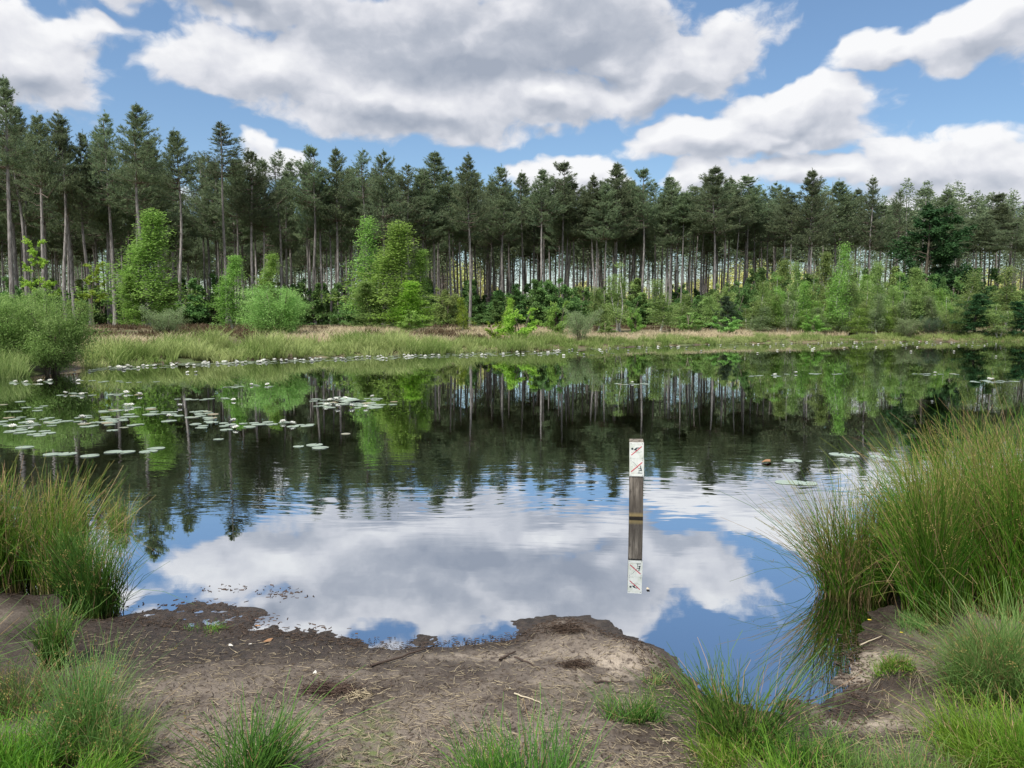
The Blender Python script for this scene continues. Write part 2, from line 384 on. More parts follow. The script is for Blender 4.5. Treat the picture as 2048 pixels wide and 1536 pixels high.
# ground
def ground_mat():
    m, t, o = mat('mud_and_heath'); tx = t.nodes.new('ShaderNodeTexCoord'); P = tx.outputs['Object']
    wet, sand, farr, moss = (attr(t, n) for n in ('wet', 'sand', 'far', 'moss'))
    n1 = noise(t, P, 2.2, 6, .62); n2 = noise(t, P, 26, 6, .7); n3 = noise(t, vmt(t, 'MULTIPLY', P, (1, 2.6, 1)), 60, 4, .65)
    c = mixc(t, smooth(t, n1, .36, .62), (.085, .066, .052), (.235, .195, .155))
    c = mixc(t, mth(t, 'MULTIPLY', smooth(t, n2, .48, .66), .75), c, (.065, .047, .036))
    c = mixc(t, mth(t, 'MULTIPLY', smooth(t, n3, .58, .70), .6), c, (.42, .35, .27))
    c = mixc(t, mth(t, 'MULTIPLY', sand, smooth(t, n2, .66, .40)), c, (.50, .42, .33))
    c = mixc(t, mth(t, 'MULTIPLY', moss, smooth(t, n2, .42, .6)), c, (.16, .20, .07))
    dark = mixc(t, smooth(t, n2, .35, .7), (.028, .021, .017), (.075, .055, .042))
    wetm = mth(t, 'MULTIPLY', wet, mth(t, 'SUBTRACT', 1.0, mth(t, 'MULTIPLY', sand, .75)))
    c = mixc(t, wetm, c, dark)
    vo = t.nodes.new('ShaderNodeTexNoise'); vo.inputs['Scale'].default_value = .22; vo.inputs['Detail'].default_value = 6; t.links.new(P, vo.inputs['Vector'])
    fc = mixc(t, smooth(t, vo.outputs[0], .38, .6), (.085, .06, .04), (.17, .14, .075))
    fc = mixc(t, smooth(t, noise(t, P, .6, 5, .6), .5, .62), fc, (.09, .12, .04))
    c = mixc(t, farr, c, fc)
    b = pbsdf(t, o, c, mth(t, 'MULTIPLY_ADD', wet, -.45, .9), .35)
    bp = t.nodes.new('ShaderNodeBump'); bp.inputs['Distance'].default_value = .02
    t.links.new(mth(t, 'ADD', n2, mth(t, 'MULTIPLY', n3, .5)), bp.inputs['Height']); t.links.new(bp.outputs[0], b.inputs['Normal'])
    return m
def axis(segs):
    out = []
    for a, b, s in segs: out += list(np.arange(a, b, s))
    return np.array(out + [segs[-1][1]])
def geo(a, b, s0, g):
    out = []; v = a; s = s0
    while v < b: out.append(v); v += s; s *= g
    return np.array(out + [b])
xr = geo(4.0, 900, .02, 1.045); X = np.concatenate([-xr[::-1], np.arange(-3.988, 3.99, .0125), xr])
Y = np.concatenate([-geo(-2.0, 60, .3, 1.3)[::-1][:-1] if False else np.linspace(-60, 2.2, 24)[:-1], np.arange(2.2, 6.3, .012), geo(6.3, 1200, .02, 1.022)])
GX, GY = np.meshgrid(X, Y); gx, gy = GX.ravel(), GY.ravel()
Z = ground_z(gx, gy)
ny, nx = GX.shape
ii = (np.arange(ny - 1)[:, None] * nx + np.arange(nx - 1)[None]).ravel()
mb = MB(); mb.add(np.stack([gx, gy, Z], 1), np.stack([ii, ii + 1, ii + nx + 1, ii + nx], 1))
me = mb.mesh('ground', [ground_mat()], True)
dsh = shore_d(gx, gy)
def aset(n, v):
    a = me.attributes.new(n, 'FLOAT', 'POINT'); a.data.foreach_set('value', v.astype(np.float32))
nz = fbm(gx, gy, 4, 4)
blob = lambda c, rx, ry: np.exp(-(((gx - c[0]) / rx) ** 2 + ((gy - c[1]) / ry) ** 2))
aset('wet', np.clip(sst(Z + (nz - .5) * .05, .055, .004) + .8 * blob(gp(330, 1290), .7, .35) * (nz > .3) + .5 * blob(gp(140, 1330), .6, .6) + 1.3 * blob(LUMP, .17, .13) + 1.2 * blob(gp(1800, 1262), .25, .13), 0, 1))
aset('sand', np.clip(1.2 * blob(gp(1170, 1350), .42, .16) * sst(nz, .3, .55) + 1.3 * blob(gp(1755, 1325), .14, .13) + 1.0 * blob(gp(1745, 1455), .3, .07) + 1.2 * blob(gp(1700, 1350), .12, .2) + .7 * blob(gp(900, 1320), .5, .08), 0, 1))
aset('far', sst(gy, 9, 14))
aset('moss', np.clip(sst(fbm(gx + 3, gy, 4, 2.5), .5, .68) * sst(dsh, .5, 1.0) + .8 * blob(gp(1330, 1400), .3, .12), 0, 1))
g_ = ob('ground', me); g_['kind'] = 'structure'

# water
def water_mat():
    m, t, o = mat('pond_water'); ge = t.nodes.new('ShaderNodeNewGeometry'); P = ge.outputs['Position']
    sp = t.nodes.new('ShaderNodeSeparateXYZ'); t.links.new(P, sp.inputs[0])
    # slow swell, small wind ripples in patches
    def slope(sx_, sy_, det):
        c = noise(t, vmt(t, 'MULTIPLY', P, (sx_, sy_, 1)), 1.0, det, .5, col=True)
        return vmt(t, 'SUBTRACT', c, (.5, .5, .5))
    warp = vmt(t, 'SCALE', vmt(t, 'SUBTRACT', noise(t, P, .45, 2, .5, col=True), (.5, .5, .5)), .9)
    Pw = vmt(t, 'ADD', P, warp)
    big = slope(.5, 1.3, 2)
    rip = vmt(t, 'SUBTRACT', noise(t, vmt(t, 'MULTIPLY', Pw, (2.6, 19, 1)), 1.0, 1.5, .5, col=True), (.5, .5, .5))
    fine = slope(9, 26, 2)
    patch = mth(t, 'MULTIPLY', smooth(t, noise(t, vmt(t, 'MULTIPLY', P, (.28, .55, 1)), 1.0, 2, .5), .40, .62),
                mth(t, 'MULTIPLY', smooth(t, sp.outputs[1], 5.0, 6.6), smooth(t, sp.outputs[1], 17, 9.5)))
    band = mth(t, 'MULTIPLY', smooth(t, sp.outputs[1], 6.0, 7.0), smooth(t, sp.outputs[1], 11.5, 9.0))
    amp = mth(t, 'ADD', mth(t, 'MULTIPLY', patch, .020), mth(t, 'MULTIPLY', band, .030))
    amp = mth(t, 'ADD', amp, mth(t, 'MULTIPLY_ADD', smooth(t, sp.outputs[1], 5.5, 9), .0015, .003))
    def sc2(v, s):
        n = t.nodes.new('ShaderNodeVectorMath'); n.operation = 'SCALE'; t.links.new(v, n.inputs[0])
        if isinstance(s, (int, float)): n.inputs[3].default_value = s
        else: t.links.new(s, n.inputs[3])
        return n.outputs[0]
    tot = vmt(t, 'ADD', vmt(t, 'ADD', sc2(big, .004), sc2(rip, amp)), sc2(fine, mth(t, 'MULTIPLY_ADD', amp, .25, .002)))
    tot = vmt(t, 'MULTIPLY', tot, (.6, 1, 0))
    N = vmt(t, 'NORMALIZE', vmt(t, 'ADD', tot, (0, 0, 1)))
    gl = t.nodes.new('ShaderNodeBsdfGlossy'); gl.inputs['Roughness'].default_value = .0; gl.inputs['Color'].default_value = (.95, .975, 1, 1)
    t.links.new(N, gl.inputs['Normal'])
    lw = t.nodes.new('ShaderNodeLayerWeight'); lw.inputs[0].default_value = .5
    fac = smooth(t, lw.outputs['Facing'], .30, .75, .60, .84)
    tr = t.nodes.new('ShaderNodeBsdfTransparent'); tr.inputs[0].default_value = (.26, .22, .18, 1)
    mx = t.nodes.new('ShaderNodeMixShader'); t.links.new(fac, mx.inputs[0]); t.links.new(tr.outputs[0], mx.inputs[1]); t.links.new(gl.outputs[0], mx.inputs[2])
    t.links.new(mx.outputs[0], o.inputs[0]); return m
mb = MB(); mb.add([(-60, 2.0, 0), (90, 2.0, 0), (90, 75, 0), (-60, 75, 0)], [(0, 1, 2, 3)])
wt = ob('water', mb.mesh('water', [water_mat()])); wt['kind'] = 'structure'

# ------------------------------------------------------------------ trees
def pine_crown(seed, sparse=1.0):
    """crown 9 m tall, about 2.5 m in radius, lopsided, whorls of up-curved limbs carrying needle tufts"""
    global rng
    rng = np.random.default_rng(seed)
    H = 9.0; mb = MB(); pw = rng.uniform(.62, .95); lop = rng.uniform(0, 6.28); la = rng.uniform(.1, .3)
    P_, Rr_, tb, td, tt = [], [], [], [], []
    nb = int(118 * (.75 + .25 * sparse)); nwh = int(rng.integers(15, 20))
    for k in range(nb):
        f = rng.random() ** 1.05; fw = round(f * nwh) / nwh; f = min(max(.65 * fw + .35 * f, 0), .985)
        zb = f * H * .97; a = k * 2.39996 + rng.uniform(-.6, .6)
        env = ((1 - f) ** pw * 2.6 * (.62 + .38 * min(1, f / .2)) + .16) * (1 + la * math.cos(a - lop)) * rng.uniform(.55, 1.2)
        if vn(np.array([seed * 5.1 + 1.2 * math.cos(a) + 3]), np.array([f * 8 + 1.2 * math.sin(a)]))[0] < .24: env *= .45
        L = max(env, .15); up = math.radians(rng.normal(12, 9) + 34 * f ** 2)
        s = np.linspace(0, 1, 5)
        r = s * L * math.cos(up); z = zb + s * L * math.sin(up) - .22 * L * s * (1 - s) * (1 - f) + .20 * L * s ** 2.5
        P = np.stack([np.cos(a) * r, np.sin(a) * r, z], 1); P[1:] += rng.normal(0, .05, (4, 3)) * L
        P_.append(P); Rr_.append(np.linspace(.045, .008, 5) * (.4 + .3 * L))
        n = max(4, int((9 + 12 * L) * sparse))
        q = rng.uniform(.34 if L > 1.2 else .12, 1.02, n); q[0] = 1
        idx = np.minimum((q * 4).astype(int), 3); fr = q * 4 - idx
        pts = P[idx] * (1 - fr)[:, None] + P[idx + 1] * fr[:, None]
        lat = rng.normal(0, 1, n) * .27 * (1.25 - q * .7) * L ** .8
        tang = np.array([-math.sin(a), math.cos(a), 0])
        pts = pts + tang * lat[:, None] + np.array([0, 0, 1]) * (rng.normal(.06, .11, n) * min(1, L))[:, None]
        d = np.array([math.cos(a), math.sin(a), 0]) * .7 + tang * (lat / max(L, .5))[:, None] + np.array([0, 0, 1]) * rng.uniform(.3, 1.5, n)[:, None]
        tb.append(pts); td.append(nrm(d)); tt.append(np.clip(rng.normal(.45, .2, n) + rng.normal(0, .12) + .15 * (q - .5), 0, 1))
    tb.append(np.array([[0, 0, H + .1], [0, 0, H - .2]])); td.append(np.array([[0, 0, 1.], [0.1, 0, 1.]])); tt.append(np.array([.5, .5]))
    B = np.concatenate(tb); Dd = np.concatenate(td); T = np.concatenate(tt)
    m = 14; n = len(B); sl = rng.uniform(.15, .34, n)
    s = rng.random((n, m)); base = B[:, None] + Dd[:, None] * (s * sl[:, None])[..., None]
    dirs = Dd[:, None] * rng.uniform(.3, 1.1, (n, m))[..., None] + rng.normal(0, .55, (n, m, 3))
    needles(mb, base.reshape(-1, 3), dirs.reshape(-1, 3), rng.uniform(.12, .25, n * m), .036, 0, np.repeat(T, m))
    tubes(mb, np.array(P_), np.array(Rr_), 4, 1)
    return mb.mesh('crown', [M_PINE, M_TWIG])
def pine_trunk(seed):
    global rng
    rng = np.random.default_rng(seed); H = 22.0; K = 26; s = np.linspace(0, 1, K)
    bx = rng.normal(0, .2) * np.sin(s * 3.1 + rng.uniform(0, 2)) + rng.normal(0, .05) * np.sin(s * 9)
    by = rng.normal(0, .2) * np.sin(s * 3.1 + rng.uniform(0, 2))
    bx -= bx[0]; by -= by[0]
    P = np.stack([bx, by, s * H], 1)[None]; Rr = (.17 * (1 - s) ** .75 + .02 + .07 * np.exp(-s * 45))[None]
    mb = MB(); tubes(mb, P, Rr, 10, 0)
    n = 34; q = rng.uniform(.22, .66, n); a = rng.uniform(0, 6.28, n); L = rng.uniform(.15, .9, n) * (q * 1.3)
    idx = (q * (K - 1)).astype(int); base = P[0][idx]
    d = np.stack([np.cos(a), np.sin(a), rng.uniform(-.15, .35, n)], 1)
    st = base[:, None] + d[:, None] * (np.linspace(0, 1, 3)[None, :, None] * L[:, None, None])
    tubes(mb, st, np.tile(np.array([[.022, .014, .004]]), (n, 1)), 4, 1)
    return mb.mesh('trunk', [M_BARK, M_TWIG], True)
PC = [pine_crown(100 + i, [1, 1, .85, 1, .6, 1, .9, .5, 1, .9, 1, .8][i]) for i in range(12)]
PT = [pine_trunk(200 + i) for i in range(6)]
def broad(seed, H, Rd, leafmat, woodmat, z0=.08, nb=60, tw=6, lv=22, leaf=.09, up=35, droop=.25, env=None, stems=1, spread=.0, aspect=.6, trunk_r=.06, clump=.16, up_pow=0):
    global rng
    rng = np.random.default_rng(seed); mb = MB(); env = env or (lambda f: math.sin(math.pi * min(1, (f + .12) / 1.12) ** .8) ** .7)
    K = 9; s = np.linspace(0, 1, K); SP = []
    for i in range(stems):
        a = rng.uniform(0, 6.28) if stems > 1 else 0; ln = spread * rng.uniform(.3, 1) if stems > 1 else 0
        hh = H * (rng.uniform(.7, 1) if i else 1)
        b0 = rng.normal(0, .03 * H * (stems > 1), 2)
        P = np.stack([b0[0] + math.cos(a) * ln * s ** 1.2 * H + .02 * H * np.sin(s * 5 + i), b0[1] + math.sin(a) * ln * s ** 1.2 * H + .015 * H * np.sin(s * 4 + 2 * i), s * hh * .96], 1)
        SP.append(P)
    SP = np.array(SP)
    wood = MB(); tubes(wood, SP, np.tile((trunk_r * (1 - s) ** .8 + .008)[None], (stems, 1)), 7, 0)
    bp, br, LC, LD, LT = [], [], [], [], []
    for k in range(nb):
        f = z0 + (1 - z0) * (k + rng.random()) / nb; P = SP[rng.integers(stems)]
        x = f * (K - 1); i = min(int(x), K - 2); o = P[i] * (1 - x + i) + P[i + 1] * (x - i)
        gapv = 1.0
        if stems > 1:
            a = math.atan2(o[1], o[0]) + rng.normal(0, 1.1)
        else: a = k * 2.4 + rng.uniform(-.5, .5)
        gapv = float(vn(np.array([seed * 3.7 + 1.3 * math.cos(a) + 2]), np.array([f * 7 + 1.3 * math.sin(a) + seed]))[0])
        if gapv < .30: continue
        L = (.42 + .92 * gapv) * max(.12 * Rd, Rd * env(f) * rng.uniform(.45, 1.12) - np.hypot(o[0], o[1]) * .55); u = math.radians(up + rng.normal(0, 12))
        q = np.linspace(0, 1, 5)
        r = q * L * math.cos(u); z = q * L * math.sin(u) - droop * L * q ** 2
        B = o + np.stack([np.cos(a) * r, np.sin(a) * r, z], 1); B[1:] += rng.normal(0, .03, (4, 3)) * L
        bp.append(B); br.append(np.linspace(.22, .05, 5) * trunk_r * (1 - .6 * f) * 1.2 + .002)
        n = tw + int(tw * L / Rd)
        tq = rng.uniform(.25, 1, n); ti = np.minimum((tq * 4).astype(int), 3); tf = tq * 4 - ti
        tbp = B[ti] * (1 - tf)[:, None] + B[ti + 1] * tf[:, None]
        tdv = nrm(np.array([math.cos(a), math.sin(a), .3]) + rng.normal(0, .7, (n, 3)) - np.array([0, 0, droop])); tl = rng.uniform(.15, .38, n) * (L * .6 + .25 * Rd)
        m = lv; ss = rng.random((n, m))
        c = tbp[:, None] + tdv[:, None] * (ss * tl[:, None])[..., None] + rng.normal(0, clump * .45, (n, m, 3)) * (.3 + .4 * Rd) - np.array([0, 0, 1]) * (droop * .5 * ss ** 2 * tl[:, None])[..., None]
        LC.append(c.reshape(-1, 3)); LD.append((tdv[:, None] + rng.normal(0, .7, (n, m, 3)) - np.array([0, 0, droop])).reshape(-1, 3))
        LT.append(np.clip(rng.normal(0, .18) + np.repeat(rng.normal(.45, .18, n), m) + rng.normal(0, .12, n * m), 0, 1))
    tubes(wood, np.array(bp), np.array(br), 4, 0)
    C = np.concatenate(LC); keep = C[:, 2] > .03; C = C[keep]; Dd = np.concatenate(LD)[keep]; T = np.concatenate(LT)[keep]
    n = len(C); sz = leaf * rng.uniform(.6, 1.3, n)
    leaves(mb, C, sz, sz * aspect, Dd, rdir(n, .5), 0, T)
    return (wood.mesh('trunk', [woodmat], True), mb.mesh('crown', [leafmat]))
birchenv = lambda f: (1 - f) ** 1.2 * min(1, (f + .12) / .30) * 1.35 + .05
colenv = lambda f: (1 - f) ** .95 * min(1, (f + .3) / .4) * 1.2 + .05
dome = lambda f: math.sqrt(max(0, 1 - (max(0, f - .25) / .80) ** 2)) * (.75 + .25 * min(1, f / .25))
BIR = [broad(300, 9, 2.0, M_BIRCH, M_BBARK, .05, 190, 5, 17, .085, 60, .35, birchenv, trunk_r=.08, clump=.28),
       broad(301, 9, 1.8, M_BIRCH, M_BBARK, .03, 170, 5, 17, .085, 64, .35, colenv, trunk_r=.07, clump=.28),
       broad(302, 8, 1.6, M_BIRCHD, M_BBARK, .12, 120, 4, 16, .085, 58, .5, birchenv, trunk_r=.055, clump=.36),
       broad(303, 7, 1.5, M_BIRCHD, M_BBARK, .16, 110, 4, 15, .085, 60, .5, colenv, stems=3, spread=.08, trunk_r=.045, clump=.36),
       broad(304, 5, 1.0, M_BIRCHY, M_BBARK, .05, 90, 4, 14, .08, 58, .4, birchenv, trunk_r=.035, clump=.34)]
WIL = [broad(320, 4, 2.3, M_WILLOW, M_SBARK, .06, 230, 6, 24, .10, 50, .15, dome, stems=11, spread=.45, aspect=.35, trunk_r=.045, clump=.26),
       broad(321, 3, 1.7, M_GREYW, M_SBARK, .08, 130, 5, 18, .08, 55, .1, dome, stems=9, spread=.45, aspect=.35, trunk_r=.03, clump=.24),
       broad(322, 4, 2.5, M_WILLOW, M_SBARK, .0, 280, 6, 24, .10, 42, .25, dome, stems=12, spread=.5, aspect=.35, trunk_r=.045, clump=.26)]
BUS = [broad(340, 3, 1.7, M_DARK, M_SBARK, .03, 80, 6, 22, .13, 30, .15, dome, stems=5, spread=.35, trunk_r=.04),
       broad(341, 3, 1.4, M_BIRCHY, M_SBARK, .05, 60, 5, 18, .12, 40, .15, dome, stems=4, spread=.35, trunk_r=.035),
       broad(342, 4, 1.7, M_DARK, M_SBARK, .03, 90, 6, 22, .14, 35, .2, colenv, stems=3, spread=.2, trunk_r=.05)]
OAK = broad(360, 16, 5.6, M_OAK, M_SBARK, .22, 110, 9, 34, .26, 28, .15, dome, stems=1, trunk_r=.22, clump=.11)
CON = broad(361, 5, 1.7, M_BLUEG, M_SBARK, .04, 110, 7, 20, .13, 22, .0, lambda f: (1 - f) ** .8 + .06, aspect=.25, trunk_r=.06)
YOK = broad(362, 7, 2.2, M_BIRCHY, M_SBARK, .25, 22, 5, 40, .14, 30, .05, lambda f: .9 - .3 * f, trunk_r=.07, clump=.10)
rng = np.random.default_rng(5)

def zg(px, Y):
    x = (px - 1024) / F * Y; return x, gz(x, Y)
n_pines = 0
MARKS = [(120, 'behind the large willow at the left edge'), (180, 'between the young oaks at left'), (250, 'just left of the tall left birch'), (360, 'behind the tall left birch'), (420, 'just right of the tall left birch'),
         (485, 'behind the slim leaning birch left of centre'), (620, 'behind the round pale willow'), (660, 'just right of the round pale willow'), (720, 'left of the central birch group'), (865, 'behind the central birch group'),
         (930, 'just right of the central birch group'), (985, 'by the kinked pine trunk at centre'), (1060, 'behind the bright bush at centre'), (1110, 'by the two close trunks at centre'), (1190, 'behind the small grey willow'),
         (1265, 'behind the white stemmed birch'), (1345, 'behind the curved stem birch'), (1420, 'behind the pale bushes on the dry grass'), (1510, 'behind the small spruce'), (1610, 'behind the left end of the birch thicket'),
         (1700, 'behind the tallest thicket birches'), (1790, 'between the tallest thicket birches and the dark oak'), (1900, 'around the dark oak'), (1970, 'behind the bushy conifer at right'), (9999, 'at the right edge of the wood')]
def mark(px): return next(t_ for e_, t_ in MARKS if px < e_)
def pine(px, top, cb, Y, label, group, halfw=None, trunkw=1.0, lean=0.0, ci=None, base=None):
    """px, top and crown base in photo pixels, Y metres away"""
    global n_pines
    x, z0 = zg(px, Y); zt = ztop(top, Y); zc = ztop(cb, Y); H = zt - z0
    t = thing('pine_tree', (x, Y, z0 - .05), label, 'tree', group, rot=random.uniform(0, 6.28))
    t.rotation_euler = (random.gauss(0, .010), lean + random.gauss(0, .010), t.rotation_euler[2]); t.rotation_mode = 'ZYX' if False else 'XYZ'
    tr = ob('trunk', PT[random.randrange(6)], t); rs = H / 22 * trunkw
    tr.scale = (rs, rs, H * .985 / 22)
    c = ob('crown', PC[random.randrange(12) if ci is None else ci], t)
    hc = zt - zc; c.location = (0, 0, zc - z0); c.scale = ((halfw / F * Y / 2.45) if halfw else random.uniform(.95, 1.2),) * 2 + (hc / 9.2,)
    c.rotation_euler = (0, 0, random.uniform(0, 6.28))
    n_pines += 1
GF = 'pines along the front of the wood'
HERO = [ # px, top, crown base, half width px, crown variant, label
 (30, 150, 345, 62, 0, 'tallest pine at the left edge, thick pale trunk and full dark crown'),
 (62, 214, 400, 50, 3, 'pine close behind the tallest pine at the left edge'),
 (97, 222, 420, 52, 1, 'pine with thin trunk, between the leftmost tall pine and the young oak'),
 (136, 220, 385, 56, 5, 'pine with straight bare trunk just right of the young oak at left'),
 (152, 250, 440, 48, 2, 'thinner pine twinned close beside the straight pine at left'),
 (184, 262, 455, 40, 3, 'pine half hidden between two front pines left of the first birch'),
 (233, 224, 412, 58, 4, 'pine with long bare trunk down to the bank, left of the first birch'),
 (298, 206, 375, 62, 0, 'tall broad crowned pine rising behind the left birch'),
 (363, 256, 402, 50, 1, 'dark dense pine just right of the left birch'),
 (457, 243, 352, 66, 4, 'pine with open feathery top and long pale trunk above two thin birches'),
 (512, 300, 450, 50, 2, 'shorter pine behind the slim birch tops left of centre'),
 (566, 300, 412, 42, 7, 'thin topped pine rising behind the round willow'),
 (631, 290, 420, 50, 2, 'pine with pale straight trunk right of the round willow'),
 (643, 330, 460, 40, 5, 'slightly bent trunk pine close behind the pale trunk pine'),
 (680, 294, 450, 46, 0, 'dense conical pine with thick trunk left of the birch group'),
 (737, 297, 400, 40, 7, 'sparse topped pine behind the left birch of the central group'),
 (768, 300, 480, 52, 5, 'broad pine crown standing over the central birch group'),
 (868, 302, 402, 58, 0, 'tall pine with pale trunk directly right of the central birch group'),
 (940, 307, 462, 52, 6, 'open topped pine with a kinked trunk, centre of the wood'),
 (1006, 331, 478, 50, 3, 'pine with trunk above the yellow green shrub at centre'),
 (1045, 340, 470, 42, 1, 'slim pine crown left of the two close trunks at centre'),
 (1082, 338, 452, 45, 3, 'pine with thick trunk, left one of two standing close at centre'),
 (1090, 355, 470, 30, 6, 'thinner pine, right one of two standing close at centre'),
 (1126, 320, 442, 54, 2, 'leaning pine with tall open crown behind the small round willow'),
 (1188, 347, 470, 44, 6, 'pine with a broken side branch on its thin trunk'),
 (1225, 325, 432, 54, 0, 'flat layered pine with a bent trunk behind the white stemmed birch'),
 (1284, 335, 455, 44, 2, 'pine with long pale trunk right of the white stemmed birch'),
 (1330, 350, 450, 44, 1, 'pointed dark pine right of centre'),
 (1404, 352, 480, 36, 6, 'paired trunk pine under the broad pointed crown'),
 (1425, 332, 472, 68, 0, 'broad pointed pine with layered branches against the white cloud'),
 (1490, 350, 446, 62, 3, 'rounded dense pine above the little spruce'),
 (1545, 362, 480, 44, 5, 'pine with pale bare trunk at the left end of the birch thicket'),
 (1613, 337, 500, 56, 0, 'layered dark pine, highest above the birch thicket'),
 (1665, 358, 490, 56, 1, 'round headed pine right of the layered dark pine'),
 (1735, 352, 500, 48, 4, 'thin see through pine left of the dark oak'),
 (1785, 380, 500, 36, 7, 'wispy pine between the thin pine and the dark oak'),
 (1836, 376, 470, 54, 2, 'pine with flat spreading top above the dark oak'),
 (1885, 378, 470, 48, 6, 'pine with ragged crown on the right side of the dark oak'),
 (1925, 390, 480, 44, 4, 'pine with tall open gaps right of the dark oak'),
 (1985, 385, 490, 54, 2, 'wide crowned pine near the right edge'),
 (2040, 398, 500, 52, 6, 'pine cut by the right edge of the photo')]
for i, (px, top, cb, hw, ci, lab) in enumerate(HERO):
    Hh = 22 + 1.2 * math.sin(i * 2.3); Yd = 1540 * Hh / (652 - top) * .985
    pine(px, top, cb, Yd, lab, GF, hw, 1.25 if px < 50 else 1.1, lean={1126: .012, 30: -.008}.get(px, 0), ci=ci)
# the rest of the wood, row behind row
def topline(px):
    xs = [h[0] for h in HERO]; ys = [h[1] for h in HERO]; return float(np.interp(px, xs, ys))
zones = [(-60, 330, 'pine deep in the dark left end of the wood', 82, 160, 54), (330, 860, 'pine standing deep in the wood left of the central birches', 92, 185, 80),
         (860, 1250, 'pine with slim dark trunk deep in the middle of the wood', 100, 150, 52), (1250, 1620, 'pine with slim dark trunk deep in the wood right of centre', 102, 150, 46),
         (1620, 2110, 'pine standing behind the birch thicket and dark oak at right', 104, 140, 24)]
for a, b, lab, y0, y1, n in zones:
    for i in range(n):
        px = a + (b - a) * (i + random.random()) / n; Yd = y0 + (y1 - y0) * random.random() ** 1.1
        H = random.uniform(20, 23.5); zb = 1.0
        top = HZ - (H + zb - CAM_H) / Yd * F; tl = topline(px) + random.uniform(12, 55)
        top = max(top, tl)
        cbp = HZ - (H * (random.uniform(.46, .56) if a < 860 else random.uniform(.50, .60)) + zb - CAM_H) / Yd * F
        cbp = max(cbp, top + 60)
        dp = 'second rows' if Yd < y0 + .35 * (y1 - y0) else 'back rows'; pine(px, top, cbp, Yd, f'slim pine in the {dp}, {mark(px)}', f'pines in the {dp}, {mark(px)}', 2.45 * random.uniform(1.15, 1.5) / Yd * F, random.uniform(.85, 1.15))

def plant(name, proto, px, top, Y, label, cat='tree', group=None, halfw=None, mat_=None, base_py=None, H0=None, pcrown='crown', ptrunk='trunk'):
    x, z0 = zg(px, Y)
    if base_py is not None: z0 = min(z0, ztop(base_py, Y) + .1)
    zt = ztop(top, Y); H = zt - z0
    me_w, me_c = proto; h0 = H0 or max(v.co.z for v in list(me_c.vertices)[::7]) 
    s = H / h0
    r = (halfw / F * Y) / RAD[me_c.name] if halfw else s
    t = thing(name, (x, Y, z0 - .03), label, cat, group, rot=random.uniform(0, 6.28), sc_=(r, r, s))
    for n_, m_ in ((ptrunk, me_w), (pcrown, me_c)):
        o = ob(n_, m_, t)
        if mat_ and n_ == pcrown:
            o.material_slots[0].link = 'OBJECT'; o.material_slots[0].material = mat_
    return t
RAD, HH = {}, {}
for p in BIR + WIL + BUS + [OAK, CON, YOK]:
    co = np.empty(len(p[1].vertices) * 3, np.float32); p[1].vertices.foreach_get('co', co); co = co.reshape(-1, 3)
    RAD[p[1].name] = float(np.percentile(np.hypot(co[:, 0], co[:, 1]), 93)); HH[p[1].name] = float(co[:, 2].max())
def pl(name, p, *a, **k): return plant(name, p, *a, H0=HH[p[1].name], **k)
B, W_, S = BIR, WIL, BUS
pl('birch_tree', B[0], 303, 415, 66, 'tall bright green birch on the left bank in front of the pines', halfw=66)
pl('birch_tree', B[1], 268, 545, 64, 'lower leafy birch against the left side of the tall left birch', halfw=28, mat_=M_BIRCH)
pl('birch_tree', B[1], 345, 560, 68, 'lower leafy birch against the right side of the tall left birch', halfw=30, mat_=M_BIRCHD)
pl('birch_tree', B[1], 468, 505, 58, 'slim birch with leaning tip left of the round willow', halfw=30)
pl('birch_tree', B[1], 543, 502, 60, 'slim birch rising behind the round willow', halfw=28)
pl('birch_tree', B[2], 742, 430, 66, 'tall loose birch, left one of the central birch group', halfw=44, mat_=M_BIRCH)
pl('birch_tree', B[0], 790, 440, 64, 'broadest bright birch in the middle of the central birch group', halfw=66)
pl('birch_tree', B[1], 845, 495, 65, 'narrow birch, right one of the central birch group', halfw=32)
pl('birch_tree', B[1], 738, 560, 63, 'low leafy birch at the left foot of the central birch group', halfw=38, mat_=M_BIRCHD)
pl('birch_tree', B[0], 822, 560, 62, 'low bright birch at the right foot of the central birch group', halfw=44, mat_=M_BIRCHY)
pl('birch_tree', B[4], 924, 592, 60, 'small pointed birch sapling beside the kinked pine trunk', halfw=15)
pl('birch_tree', B[4], 1018, 592, 54, 'yellow green birch sapling rising over the bright shrub at centre', halfw=13)
pl('birch_tree', B[3], 1240, 520, 66, 'white stemmed birch with three thin stems right of centre', halfw=32)
pl('birch_tree', B[2], 1196, 572, 68, 'thin birch left of the white stemmed birch', halfw=24)
pl('birch_tree', B[2], 1319, 556, 66, 'birch with one pale curved stem right of the white stemmed birch', halfw=32)
pl('birch_tree', B[2], 1365, 585, 70, 'low birch between the curved stem birch and the oak bushes', halfw=26)
pl('birch_tree', B[2], 1420, 590, 74, 'low birch behind the bright oak bushes', halfw=28)
